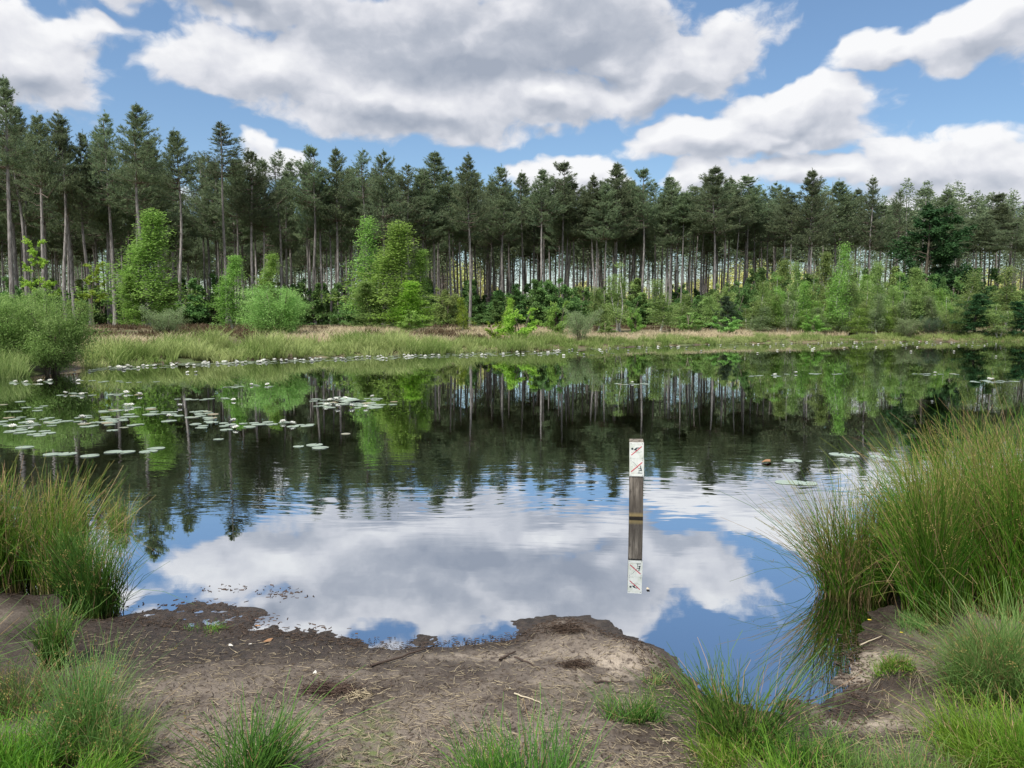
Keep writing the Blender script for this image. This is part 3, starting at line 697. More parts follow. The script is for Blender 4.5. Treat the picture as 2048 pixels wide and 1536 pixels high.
# birch thicket on the right bank
thick_px = [1520, 1541, 1560, 1590, 1606, 1628, 1650, 1676, 1690, 1712, 1735, 1752, 1780, 1800, 1826, 1850, 1878, 1905]
thick_top = [560, 548, 515, 520, 560, 545, 500, 482, 515, 530, 545, 520, 570, 540, 530, 560, 575, 590]
for i, (px, tp) in enumerate(zip(thick_px, thick_top)):
    nbv = 'beside the pines' if i < 6 else ('in its tallest middle part' if i < 12 else 'in its lower right part')
    pl('birch_tree', B[[2, 3, 1, 2][i % 4]], px, tp, 66 + (i * 37 % 7), 'slim birch of the thicket on the right bank, ' + nbv, halfw=26, group='birches of the right bank thicket ' + nbv,
       mat_=[M_BIRCHD, M_BIRCH, M_BIRCHD][i % 3])
for i in range(22):
    px = 1500 + i * 19 + random.uniform(-8, 8)
    pl('birch_tree', B[[3, 2][i % 2]], px, random.uniform(575, 620), 64.5 + random.uniform(0, 1.8), 'low twiggy young birch at the foot of the right bank thicket',
       halfw=random.uniform(18, 26), group='low birches at the foot of the thicket', mat_=[M_BIRCHD, M_GREYW, M_BIRCH][i % 3])
# willows and bushes
pl('willow_bush', W_[0], 553, 556, 47, 'round pale green willow standing on the bank left of centre', cat='shrub', halfw=64, base_py=676)
pl('willow_bush', W_[2], 25, 562, 25.0, 'large willow cut by the left edge, beside the reeds', cat='shrub', halfw=78, base_py=728)
pl('willow_bush', W_[0], 105, 568, 24.6, 'large rounded willow overhanging the water at left', cat='shrub', halfw=72, base_py=742)
pl('willow_bush', W_[2], -80, 575, 26, 'willow mostly outside the left edge', cat='shrub', halfw=90)
pl('willow_bush', W_[1], 334, 606, 48, 'thin grey willow bush before the tall left birch', cat='shrub', halfw=38, base_py=682)
pl('willow_bush', W_[1], 1160, 610, 48.5, 'small round grey green willow by the water at centre', cat='shrub', halfw=36, base_py=684, mat_=M_GREYW)
pl('willow_bush', W_[1], 1815, 630, 62.8, 'low round willow at the foot of the right thicket', cat='shrub', halfw=28, base_py=670)
pl('willow_bush', W_[1], 1858, 628, 63.5, 'low blue green willow next to the round one at right', cat='shrub', halfw=20, mat_=M_BLUEG, base_py=670)
pl('willow_bush', W_[1], 1900, 606, 64, 'brownish twiggy bush ending the right thicket', cat='shrub', halfw=26, base_py=670, mat_=M_BIRCHD)
pl('young_oak', YOK, 84, 470, 54, 'young yellow green oak left of the first birch', halfw=36, mat_=M_BIRCHY)
pl('young_oak', YOK, 192, 520, 56, 'smaller young oak with open tiers above the big willow', halfw=32, mat_=M_BIRCHY)
pl('leafy_bush', S[1], 1040, 612, 46, 'bright yellow green bush on the bank at centre', cat='shrub', halfw=38, base_py=680)
pl('leafy_bush', S[1], 990, 640, 50, 'small bright bush left of the centre bush', cat='shrub', halfw=18)
pl('leafy_bush', S[1], 1116, 598, 56, 'taller green bush behind the small grey willow', cat='shrub', halfw=26, mat_=M_BIRCH)
pl('leafy_bush', S[1], 1268, 612, 60, 'green bush at the foot of the white stemmed birch', cat='shrub', halfw=16, mat_=M_BIRCH)
pl('leafy_bush', S[1], 1378, 622, 63, 'pale green bush, left of two on the dry grass', cat='shrub', halfw=34, mat_=M_WILLOW)
pl('leafy_bush', S[1], 1452, 630, 63, 'pale green bush, right of two on the dry grass', cat='shrub', halfw=30, mat_=M_WILLOW)
pl('leafy_bush', S[1], 820, 618, 56, 'leafy bush under the central birch group', cat='shrub', halfw=34, mat_=M_BIRCH)
pl('leafy_bush', S[1], 200, 655, 44, 'low bush right of the large overhanging willow', cat='shrub', halfw=18, mat_=M_BIRCHD)
pl('leafy_bush', S[1], 1622, 628, 63.5, 'bright low bush in front of the thicket birches', cat='shrub', halfw=24, mat_=M_BIRCH)
pl('leafy_bush', S[1], 1210, 640, 58, 'low bush between the small willow and the white stemmed birch', cat='shrub', halfw=22, mat_=M_BIRCHD)
pl('young_spruce', CON, 1452, 590, 72, 'small blue green spruce below the rounded pine', halfw=24)
pl('young_spruce', CON, 1950, 585, 64, 'dark bushy conifer at the right end of the bank', halfw=42, mat_=M_OAK)
pl('young_spruce', CON, 2036, 600, 63, 'dark conifer bush cut by the right edge', halfw=36, mat_=M_OAK)
pl('birch_tree', B[3], 1992, 606, 62.5, 'small rounded birch between the two dark conifer bushes', halfw=26, mat_=M_BIRCHD)
pl('birch_tree', B[2], 1935, 540, 70, 'birch behind the dark bushy conifer at right', halfw=30, mat_=M_BIRCHD)
pl('birch_tree', B[2], 2010, 530, 72, 'birch beyond the right edge conifer bush', halfw=34, mat_=M_BIRCHD)
pl('oak_tree', OAK, 1845, 400, 92, 'large dark green oak standing among the pines at right', halfw=72)
# undergrowth in the wood
for i in range(150):
    px = -30 + i * 14.1 + random.uniform(-9, 9); Yd = random.uniform(80, 112)
    tp = 580 + random.uniform(-30, 24) - (22 if px > 1500 else 0) - (10 if 360 < px < 500 else 0)
    z = 'left' if px < 700 else ('middle' if px < 1400 else 'right')
    pl('undergrowth_shrub', S[random.choice((0, 2, 2))], px, tp, Yd, f'dark green shrub under the pines {mark(px)}', cat='shrub', group=f'undergrowth {mark(px)}',
       halfw=random.uniform(26, 44), mat_=random.choice((M_DARK, M_DARK, M_DARK, M_BIRCHD)))
# pines past the first 300 of the wood: one mass of further trunks and crowns
mb = MB()
for k in range(410):
    left = k < 190
    px = random.uniform(-80, 900) if left else random.uniform(860, 2100)
    Yd = random.uniform(150, 225) if left else random.uniform(118, 185)
    x = (px - 1024) / F * Yd; H = random.uniform(19.5, 22.5); z0 = 1.0; cb = random.uniform(.28, .48) if left else random.uniform(.38, .56)
    q = np.linspace(0, 1, 5); tubes(mb, np.array([np.stack([x + .3 * np.sin(q * 3 + k) , Yd + 0 * q, z0 + q * H * .9], 1)]), np.array([.19 * (1 - .75 * q)]), 6, 1)
    n = 1500 if left else 1300; f = rng.random(n) ** .9; a = rng.uniform(0, 6.28, n); rr = (2.9 * (1 - f) ** .6 + .3) * np.sqrt(rng.random(n)); f = np.round(f * 14) / 14 + rng.normal(0, .02, n)
    C = np.stack([x + np.cos(a) * rr, Yd + np.sin(a) * rr, z0 + H * (cb + (1 - cb) * f) + .18 * rr], 1)
    leaves(mb, C, rng.uniform(.25, .55, n), rng.uniform(.10, .2, n), rdir(n) * [1, 1, .4], rdir(n, .8), 0, rng.random(n))
    m_ = 260; f = rng.random(m_); a = rng.uniform(0, 6.28, m_); rr = 2.2 * np.sqrt(rng.random(m_)) * (.3 + .7 * f)   # dead lower twigs
    leaves(mb, np.stack([x + np.cos(a) * rr, Yd + np.sin(a) * rr, z0 + H * (.16 + (cb - .14) * f)], 1), rng.uniform(.3, .9, m_), .05, np.stack([np.cos(a), np.sin(a), rng.uniform(-.3, .5, m_)], 1), rdir(m_, .8), 2)
o = ob('distant_wood', mb.mesh('distant_wood', [M_PINE, M_BARK, M_TWIG])); o['kind'] = 'stuff'; o['label'] = 'mass of further pines closing the wood behind the front rows'
# sunlit scrub far beyond the wood, one mass
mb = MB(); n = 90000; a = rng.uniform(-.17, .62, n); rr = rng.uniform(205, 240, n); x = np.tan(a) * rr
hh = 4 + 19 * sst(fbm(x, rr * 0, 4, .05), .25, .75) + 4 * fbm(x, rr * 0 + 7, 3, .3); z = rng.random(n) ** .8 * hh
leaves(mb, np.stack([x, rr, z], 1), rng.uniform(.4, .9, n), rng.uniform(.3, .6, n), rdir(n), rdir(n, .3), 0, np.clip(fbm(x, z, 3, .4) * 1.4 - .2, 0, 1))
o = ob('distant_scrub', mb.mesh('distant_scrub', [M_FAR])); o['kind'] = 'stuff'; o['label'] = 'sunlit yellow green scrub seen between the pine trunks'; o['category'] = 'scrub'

# ------------------------------------------------------------------ far bank grass
def tuft_field(mb, xs, ys, n_per, h, rad, wid, lean=.35, tint0=None):
    N = len(xs); m = n_per; z = ground_z(xs, ys)
    a = rng.uniform(0, 6.28, (N, m)); r = rad * np.sqrt(rng.random((N, m)))
    bx = xs[:, None] + np.cos(a) * r; by = ys[:, None] + np.sin(a) * r
    hs_ = h[:, None] * rng.uniform(.5, 1.1, (N, m)); q = np.linspace(0, 1, 4)
    ln = lean * hs_ * (.3 + r / rad) * rng.uniform(.3, 1.3, (N, m))
    a2 = a + rng.normal(0, .5, a.shape)
    P = np.stack([bx[..., None] + np.cos(a2)[..., None] * ln[..., None] * q ** 2, by[..., None] + np.sin(a2)[..., None] * ln[..., None] * q ** 2,
                  z[:, None, None] - .03 + hs_[..., None] * (q - .18 * q ** 3)], -1).reshape(-1, 4, 3)
    Wd = wid * np.array([1, .9, .6, .12])[None] * rng.uniform(.7, 1.3, (N * m, 1))
    sd_ = np.stack([np.cos(t_ := rng.uniform(-.9, .9, N * m)), np.sin(t_), np.zeros(N * m)], 1)
    tn = (rng.random(N) if tint0 is None else tint0)[:, None] * .6 + rng.random((N, m)) * .4
    ribbons(mb, P, Wd, sd_, 0, tn.ravel())
def scatter(n, pxr, dr, ymin=12):
    """points by picture column and by distance behind the shore"""
    fx = np.array([p[0] for p in far][::-1], float); fy = np.array([gp(*p)[1] for p in far][::-1])
    px = rng.uniform(*pxr, n); ys = np.interp(px, fx, fy); d = rng.uniform(dr[0], dr[1], n)
    y = ys + d; return (px - 1024) / F * y, y, px, d
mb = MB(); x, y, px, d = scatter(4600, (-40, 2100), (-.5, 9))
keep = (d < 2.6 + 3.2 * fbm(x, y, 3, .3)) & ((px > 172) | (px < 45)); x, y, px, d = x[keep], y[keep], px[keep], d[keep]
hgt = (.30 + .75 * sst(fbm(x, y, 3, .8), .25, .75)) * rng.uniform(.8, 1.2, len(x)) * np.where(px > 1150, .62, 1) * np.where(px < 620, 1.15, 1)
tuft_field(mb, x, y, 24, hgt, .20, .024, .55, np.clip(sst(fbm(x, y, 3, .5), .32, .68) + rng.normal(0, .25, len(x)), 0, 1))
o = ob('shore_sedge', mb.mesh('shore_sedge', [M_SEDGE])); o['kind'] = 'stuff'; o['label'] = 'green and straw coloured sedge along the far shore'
mb = MB(); x, y, px, d = scatter(5200, (-40, 2100), (2.6, 26))
dens = fbm(x + 50, y, 3, .16); keep = (dens > np.where((px > 1180) & (px < 1680), .28, np.where(px < 540, .60, .46))) & (d < np.where(px > 1180, 12, 26)); x, y, px = x[keep], y[keep], px[keep]
tuft_field(mb, x, y, 20, .42 + .25 * rng.random(len(x)), .32, .026, .5)
o = ob('dry_grass', mb.mesh('dry_grass', [M_DRYG])); o['kind'] = 'stuff'; o['label'] = 'pale dry grass behind the sedge on the far bank'
M_HEATH = foliage('heather', (.07, .05, .03), (.13, .10, .05), .1, ovar=0)
mb = MB(); x, y, px, d = scatter(3000, (-40, 2100), (6, 40))
keep = fbm(x + 9, y, 3, .2) > .48; x, y = x[keep], y[keep]
tuft_field(mb, x, y, 16, .3 + .3 * rng.random(len(x)), .5, .05, .5)
o = ob('heather', mb.mesh('heather', [M_HEATH])); o['kind'] = 'stuff'; o['label'] = 'brown heather between the bank and the pines'
# reed patch at the left edge before the willow
mb = MB(); n = 260; px = rng.uniform(-60, 40, n); y = rng.uniform(22.5, 25.5, n); x = (px - 1024) / F * y
tuft_field(mb, x, y, 24, .75 + .35 * rng.random(n), .22, .02, .35)
o = ob('reed_patch', mb.mesh('reed_patch', [M_SEDGE])); tag(o, 'straw green reed patch at the left edge below the large willow', 'reeds')

# ------------------------------------------------------------------ lily pads and flowers
def lily_mat():
    m, t, o = mat('lily_pad'); tx = t.nodes.new('ShaderNodeTexCoord'); oi = t.nodes.new('ShaderNodeObjectInfo')
    c = mixc(t, noise(t, tx.outputs['Object'], 18, 4, .6), (.27, .36, .25), (.44, .51, .42))
    c = mixc(t, smooth(t, oi.outputs['Random'], .86, .97), c, (.42, .34, .20))
    b = pbsdf(t, o, c, .32, .9); b.inputs['IOR'].default_value = 1.7; b.inputs['Coat Weight'].default_value = .6; b.inputs['Coat Roughness'].default_value = .25
    return m
M_PAD = lily_mat()
def pad_mesh(seed, curl=0.0):
    r_ = np.random.default_rng(seed); n = 26; mb = MB(); notch = .16
    a = np.linspace(notch, 2 * np.pi - notch, n); rr = 1 + .03 * np.sin(a * 3 + seed) + .02 * r_.normal(size=n)
    rings = []
    for k, f in enumerate((.0, .5, .86, 1.0)):
        zz_ = .02 + .01 * np.sin(a * 2 + seed) * f + (curl * np.maximum(0, np.sin(a + seed)) ** 2 * f ** 3) + (.012 if f == 1 else 0)
        rings.append(np.stack([np.cos(a) * rr * f + (.08 if f == 0 else 0), np.sin(a) * rr * f, zz_], 1))
    V = np.concatenate(rings); f = []
    for k in range(3):
        i = k * n + np.arange(n - 1); f.append(np.stack([i, i + n, i + n + 1, i + 1], 1))
    mb.add(V, np.concatenate(f))
    low = rings[3].copy(); low[:, 2] -= .045; b0 = rings[3]
    i = np.arange(n - 1); mb.add(np.concatenate([b0, low]), np.stack([i, i + n, i + n + 1, i + 1], 1))
    return mb.mesh('lily_pad', [M_PAD], True)
PADS = [pad_mesh(s) for s in range(5)] + [pad_mesh(9, .35)]
pads_done = 0
def pad(px, py, label, group, r=None, curl=False):
    global pads_done
    p = gp(px, py); r = r or random.uniform(.068, .10)
    for ang in range(1):
        o = ob('lily_pad', PADS[5] if curl else random.choice(PADS[:5]))
        o.location = (p[0], p[1], .002 + random.random() * .004); o.scale = (r, r, r * .55); o.rotation_euler = (random.gauss(0, .01), random.gauss(0, .01), random.uniform(0, 6.28))
        tag(o, label, 'lily pad', group)
    pads_done += 1
PCL = [(60, 852, 78, 20, 30, 'in the dense patch at the left edge'), (160, 840, 80, 10, 15, 'in the dense patch at the left edge'), (220, 848, 60, 16, 16, 'in the wide patch near the left bank rushes'),
       (275, 824, 85, 12, 18, 'in the wide patch near the left bank rushes'), (365, 832, 75, 14, 24, 'in the wide patch left of centre'), (455, 850, 65, 11, 16, 'in the wide patch left of centre'),
       (570, 850, 52, 8, 9, 'at the loose right end of the wide patch'), (200, 789, 85, 5, 16, 'in the thin row under the left flowers'), (60, 766, 65, 3.5, 14, 'in the row before the large willow'),
       (235, 763, 105, 2.5, 10, 'in the thin row beyond the left flowers'), (495, 773, 60, 3, 10, 'in the narrow row with two flowers'), (430, 798, 90, 2.5, 9, 'in the narrow row with one flower'),
       (40, 815, 50, 12, 8, 'scattered near the left edge'), (700, 806, 92, 12, 52, 'in the raft with the raised green leaves'),
       (1265, 768, 40, 1.6, 9, 'in the short row beyond the post'), (1530, 752, 42, 1.4, 7, 'in the short row, left of two on the right water'), (1625, 748, 55, 1.4, 10, 'in the short row, right of two on the right water'),
       (1870, 749, 55, 2, 10, 'in the row behind the tall rushes'), (1988, 763, 60, 3, 14, 'in the row at the right edge')]
for cxp, cyp, rx, ry, n, lab in PCL:
    for i in range(n):
        a = random.uniform(0, 6.28); q = math.sqrt(random.random())
        pad(cxp + rx * q * math.cos(a), cyp + ry * q * math.sin(a), 'pale lily pad ' + lab, 'lily pads ' + lab)
for px, py, lab in [(50, 895, 'lily pad nearest the left edge above the rushes'), (105, 909, 'lily pad just behind the left rushes, left of a close pair'), (135, 908, 'lily pad just behind the left rushes, right of a close pair'),
                    (180, 912, 'large lone lily pad behind the left rushes'), (227, 904, 'lone lily pad, left of a low pair'), (252, 904, 'lone lily pad, right of a low pair'),
                    (297, 903, 'lone lily pad, nearer of two below the wide patch'), (313, 897, 'lone lily pad, farther of two below the wide patch'), (437, 879, 'tiny lone lily pad under the wide patch'),
                    (597, 893, 'tiny lone lily pad left of the close pair under the raft'), (629, 890, 'lily pad, farther of a close pair under the raft'), (640, 896, 'lily pad, nearer of a close pair under the raft'),
                    (692, 868, 'very small lone lily pad below the raft'), (1585, 922, 'lone oval lily pad on dark water right of the brown leaf'), (1676, 909, 'lone lily pad beside the right rush tips'),
                    (1700, 912, 'lily pad between the right rush tips'), (1757, 914, 'lily pad behind the right rushes, left of a pair'), (1783, 919, 'lily pad behind the right rushes, right of a pair'),
                    (1571, 965, 'left one of three touching lily pads by the right rushes'), (1592, 966, 'middle one of three touching lily pads by the right rushes'), (1613, 967, 'right one of three touching lily pads by the right rushes')]:
    pad(px, py, lab, None, r=.07 if 'tiny' in lab or 'small' in lab else .11)
for px, py in ((700, 800), (712, 803), (690, 804)): pad(px, py, 'raised curled green lily leaf on top of the raft', 'raised lily leaves', .2, True)
# the belt of leaves along the far shore reads as one mass
mb = MB()
for k in range(420):
    px = random.uniform(150, 2040) if k > 260 else random.uniform(180, 1120)
    fx = np.array([p[0] for p in far][::-1], float); fyp = np.array([p[1] for p in far][::-1])
    py = float(np.interp(px, fx, fyp)) + (random.uniform(1, 9) if px < 1150 else random.uniform(1, 14) * random.random())
    p = gp(px, py); r = random.uniform(.08, .15); a = np.linspace(0, 6.28, 12, endpoint=False)
    V = np.stack([p[0] + r * np.cos(a), p[1] + r * np.sin(a), np.full(12, .012)], 1); mb.add(V, [list(range(12))])
o = ob('lily_leaf_belt', mb.mesh('lily_leaf_belt', [M_PAD])); o['kind'] = 'stuff'; o['label'] = 'belt of small floating lily leaves along the far shore'
m, t, o_ = mat('lily_petal'); pbsdf(t, o_, (.86, .86, .80), .5, .3); M_PETAL = m
m, t, o_ = mat('lily_heart'); pbsdf(t, o_, (.75, .55, .08), .6, .3); M_HEART = m
def flower_meshes():
    a_ = MB()
    for ring, (n, tilt, L) in enumerate(((9, 22, 1.0), (8, 42, .92), (6, 62, .75))):
        for k in range(n):
            a = 2 * math.pi * k / n + ring * .35; d = np.array([math.cos(a), math.sin(a), 0]); s = np.array([-math.sin(a), math.cos(a), 0]); u = math.radians(tilt)
            pts = []
            for q, wv in ((.08, .10), (.45, .24), (.8, .17), (1.0, .02)):
                c = d * q * L * math.cos(u * (.7 + .5 * q)) + np.array([0, 0, .05 + q * L * math.sin(u * (.7 + .5 * q))]); pts += [c - s * wv, c + s * wv]
            a_.add(pts, [(0, 1, 3, 2), (2, 3, 5, 4), (4, 5, 7, 6)])
    h = MB(); P = np.array([[[0, 0, .05], [0, 0, .2], [0, 0, .32]]]); tubes(h, P, np.array([[.16, .2, .12]]), 8, 0, cap=True)
    return a_.mesh('petals', [M_PETAL], True), h.mesh('heart', [M_HEART], True)
FP, FH = flower_meshes()
def flower(px, py, label, group, parts=True, r=.075):
    p = gp(px, py); t = thing('lily_flower', (p[0], p[1], .01), label, 'flower', group, rot=random.uniform(0, 6.28), sc_=r * random.uniform(.8, 1.15))
    o = ob('blossom', FP, t); o.rotation_euler = (random.gauss(0, .15), random.gauss(0, .15), 0)
    if parts: ob('heart', FH, t)
for lab, pts in (('open white lily flower in the row before the large willow', [(30, 765), (52, 766), (80, 764), (100, 763)]), ('white lily flower in the thin row at left', [(130, 788), (163, 791), (252, 787), (279, 791)]),
                 ('white lily flower among the dense left pads', [(25, 856), (165, 838), (60, 849)]), ('white lily flower above the wide patch near the left rushes', [(253, 814), (262, 813)]),
                 ('yellowish white lily flower in the wide patch left of centre', [(338, 835), (467, 845), (472, 858), (566, 846), (585, 850), (360, 814)]),
                 ('white lily flower in the narrow row left of the raft', [(503, 771), (535, 771)]), ('white lily flower on the raft of pads', [(660, 803), (672, 801), (703, 815), (731, 816), (745, 795), (675, 816), (652, 812), (690, 799)]),
                 ('white lily flower by the overhanging willow', [(78, 739), (85, 737), (110, 735), (149, 744), (179, 743), (153, 733)]),
                 ('white lily flower on the right water', [(1265, 767), (1550, 751), (1592, 747), (1870, 747), (1985, 761), (1978, 760), (1515, 707), (1822, 704), (1908, 704), (1992, 714), (1580, 702)])):
    for px, py in pts: flower(px, py, lab, lab.replace('flower', 'flowers'))
flower(157, 763, 'lone white lily flower right of the row before the large willow', None); flower(467, 802, 'lone large white lily flower left of the raft', None)
flower(375, 746, 'left one of two lone white lily flowers near the far sedge', None); flower(392, 746, 'right one of two lone white lily flowers near the far sedge', None)
fx = np.array([p[0] for p in far][::-1], float); fyp = np.array([p[1] for p in far][::-1])
for k in range(205):
    px = random.uniform(215, 1120) if k < 125 else random.uniform(1100, 2010)
    py = float(np.interp(px, fx, fyp)) + (random.uniform(2, 8) if k < 125 else 1.5 + 14 * random.random() ** 2.2)
    zn = 'left part' if px < 650 else ('middle part' if px < 1120 else 'right part')
    flower(px, py, f'small lily flower by the far shore, {mark(px).replace("behind", "below")}', f'far shore lily flowers {mark(px).replace("behind", "below")}', False, .085)

# ------------------------------------------------------------------ sign post
def wood_mat():
    m, t, o = mat('weathered_wood'); tx = t.nodes.new('ShaderNodeTexCoord'); P = tx.outputs['Object']
    n = noise(t, vmt(t, 'MULTIPLY', P, (60, 60, 5)), 1, 6, .65, dist=.8); n2 = noise(t, vmt(t, 'MULTIPLY', P, (14, 14, 8)), 1, 4, .6)
    c = mixc(t, smooth(t, n, .35, .68), (.08, .068, .056), (.30, .265, .22))
    c = mixc(t, mth(t, 'MULTIPLY', smooth(t, n2, .55, .68), .8), c, (.035, .03, .028))
    sp = t.nodes.new('ShaderNodeSeparateXYZ'); t.links.new(P, sp.inputs[0])
    c = mixc(t, mth(t, 'MULTIPLY', smooth(t, mth(t, 'ADD', sp.outputs[2], mth(t, 'MULTIPLY', n, -.2)), .16, .0), .7), c, (.07, .06, .05))
    c = mixc(t, smooth(t, sp.outputs[2], .06, .03), c, mixc(t, n, (.16, .12, .05), (.34, .27, .14)))
    c = mixc(t, smooth(t, sp.outputs[2], .022, .012), c, (.02, .017, .013))
    b = pbsdf(t, o, c, .8, .2); bp = t.nodes.new('ShaderNodeBump'); bp.inputs['Distance'].default_value = .004; t.links.new(n, bp.inputs['Height']); t.links.new(bp.outputs[0], b.inputs['Normal'])
    return m
M_WOOD = wood_mat()
def plain(name, col, rough=.5, spec=.4, metal=0):
    m, t, o = mat(name); b = pbsdf(t, o, col, rough, spec); b.inputs['Metallic'].default_value = metal; return m
def plate_mat():
    m, t, o = mat('enamel_plate'); tx = t.nodes.new('ShaderNodeTexCoord')
    c = mixc(t, smooth(t, noise(t, tx.outputs['Object'], 22, 4, .6), .4, .75), (.78, .80, .75), (.60, .64, .55)); pbsdf(t, o, c, .35, .5); return m
M_PLATE = plate_mat(); M_RED = plain('red_paint', (.55, .06, .09)); M_INK = plain('dark_ink', (.02, .035, .04)); M_WAVE = plain('grey_green_print', (.42, .50, .43)); M_TAN = plain('pale_brown_print', (.55, .50, .38)); M_SCREW = plain('screw_metal', (.35, .36, .36), .4, .5, .8)
def bevel_box(x0, x1, y0, y1, z0, z1, b=.004):
    import bmesh
    bm = bmesh.new(); bmesh.ops.create_cube(bm, size=1)
    for v in bm.verts: v.co = ((x0 + x1) / 2 + v.co.x * (x1 - x0), (y0 + y1) / 2 + v.co.y * (y1 - y0), (z0 + z1) / 2 + v.co.z * (z1 - z0))
    bmesh.ops.bevel(bm, geom=list(bm.edges), offset=b, segments=2, affect='EDGES', profile=.6)
    return bm
def bm_obj(bm, name, mats, parent):
    me = bpy.data.meshes.new(name); bm.to_mesh(me); bm.free()
    for m in mats: me.materials.append(m)
    return ob(name, me, parent)
pp = gp(1274, 1037); post = thing('sign_post', (pp[0], pp[1] + .06, 0), 'square weathered wooden post in the water carrying two white prohibition signs', 'sign post', rot=R(-7)); post.rotation_euler[1] = R(-.35)
PH = ztop(884, pp[1])
bm = bevel_box(-.059, .059, -.059, .059, -.5, PH, .005)
for v in bm.verts:
    if v.co.z > PH - .02: v.co.z += .010 * (v.co.y / .059) + random.uniform(-.0015, .0015)
bm_obj(bm, 'post', [M_WOOD], post)
def sign(name, label, zc, h, wdt, dx, drawing):
    s = ob(name, None) if False else None
    bm = bevel_box(-wdt / 2 + dx, wdt / 2 + dx, -.0655, -.0605, zc - h / 2, zc + h / 2, .0022)
    o = bm_obj(bm, name, [M_PLATE], post); o['label'] = label
    def tz(u, v): return (dx + (u - .5) * wdt, zc + (v - .5) * h)
    def poly(nm, pts, m, lay=0):
        y = -.0657 - .0004 * lay; b_ = MB(); P3 = [(tz(u, v)[0], y, tz(u, v)[1]) for u, v in pts]; k = len(pts)
        b_.add(P3 + [(x, y + .0015, z) for x, _, z in P3], [list(range(k))]); b_.add(P3 + [(x, y + .0015, z) for x, _, z in P3], [(i, (i + 1) % k, (i + 1) % k + k, i + k) for i in range(k)])
        return b_, m, nm
    def stroke(pts, wd, m, lay=0):
        res = []
        for (a, b) in zip(pts[:-1], pts[1:]):
            A = np.array([a[0] * wdt, a[1] * h]); B_ = np.array([b[0] * wdt, b[1] * h]); d = (B_ - A) / (np.linalg.norm(B_ - A) + 1e-9); n_ = np.array([-d[1], d[0]]) * wd / 2
            A2 = A - d * wd * .2; B2 = B_ + d * wd * .2
            res.append([((p[0]) / wdt, (p[1]) / h) for p in (A2 - n_, B2 - n_, B2 + n_, A2 + n_)])
        return res, m, lay
    def disc(c, r, m, lay=0): return [[(c[0] + r * math.cos(a) / wdt, c[1] + r * math.sin(a) / h) for a in np.linspace(0, 6.28, 16, endpoint=False)]], m, lay
    groups = {}
    for nm, (polys, m, lay) in drawing(stroke, disc):
        for p_ in polys:
            b_, m_, _ = poly(nm, p_, m, lay); groups.setdefault((nm, m.name), [MB(), m])
            g = groups[(nm, m.name)][0]; off = g.n
            for V_, F_ in zip(b_.V, b_.Fs):
                g.add(V_, F_ - F_.min())
    for (nm, _), (g, m) in groups.items(): ob(nm, g.mesh(nm, [m]), o)
    for u in (.1, .9):
        for v in (.07, .93):
            bx_, bz_ = tz(u, v); b_ = MB(); tubes(b_, np.array([[[bx_, -.0655, bz_], [bx_, -.0672, bz_]]]), np.array([[.0032, .0028]]), 10, 0, cap=True); ob('screw', b_.mesh('screw', [M_SCREW]), o)
WD = .121
def U(x, y): return ((x - 340) / 438, (770 - y) / 565)
def U2(x, y): return ((x - 352) / 440, (1335 - y) / 550)
def swim(st, di):
    yield 'wave_line', st([U(395 + 22 * i, 528 + 13 * math.sin(i * 1.25)) for i in range(16)], .0035, M_WAVE, 0)
    yield 'swimmer', di(U(425, 420), .0095, M_INK, 1)
    yield 'swimmer', ([[U(458, 466), U(500, 420), U(545, 380), U(600, 372), U(655, 378), U(662, 398), U(600, 402), U(560, 418), U(552, 432), U(580, 462), U(540, 480), U(500, 466)]], M_INK, 1)
    yield 'red_slash', st([U(400, 632), U(712, 340)], .0068, M_RED, 2)
    yield 'small_print', st([U(450, 745), U(520, 745)], .0015, M_WAVE, 0)
    yield 'small_print', st([U(512, 708), U(516, 728)], .0015, M_WAVE, 0)
def fish(st, di):
    yield 'rod', st([U2(440, 860), U2(500, 910), U2(570, 990), U2(600, 1050), U2(640, 1095)], .0022, M_INK, 0)
    yield 'fish', ([[U2(430 + 9 * math.sin(a) + 2 * math.cos(a), 1022 - 30 * math.cos(a)) for a in np.linspace(0, 6.28, 12, endpoint=False)]], M_WAVE, 0)
    yield 'angler', di(U2(683, 1003), .005, M_INK, 1)
    yield 'angler', ([[U2(668, 1052), U2(702, 1028), U2(715, 1080), U2(730, 1162), U2(690, 1160), U2(664, 1135), U2(690, 1115)]], M_INK, 1)
    yield 'angler', st([U2(700, 1052), U2(655, 1090), U2(628, 1078)], .0038, M_INK, 1)
    yield 'angler', st([U2(715, 1148), U2(642, 1130), U2(641, 1218)], .0042, M_INK, 1)
    yield 'angler', st([U2(605, 1224), U2(738, 1224)], .0052, M_INK, 1)
    yield 'ground_line', st([U2(400 + 20 * i, 1230 + 8 * math.sin(i * 1.7)) for i in range(10)], .0024, M_TAN, 0)
    yield 'red_slash', st([U2(405, 1185), U2(732, 885)], .0076, M_RED, 2)
zt_ = PH - .003; hs1 = (ztop(884, pp[1]) - ztop(917.6, pp[1])); hs2 = (ztop(918, pp[1]) - ztop(952.5, pp[1]))
sign('no_swimming_sign', 'upper white plate with a swimmer crossed by a red slash', zt_ - hs1 / 2, hs1 - .001, WD, 0, swim)
sign('no_fishing_sign', 'lower white plate with a seated angler crossed by a red slash', zt_ - hs1 - hs2 / 2, hs2 - .001, WD + .002, .002, fish)

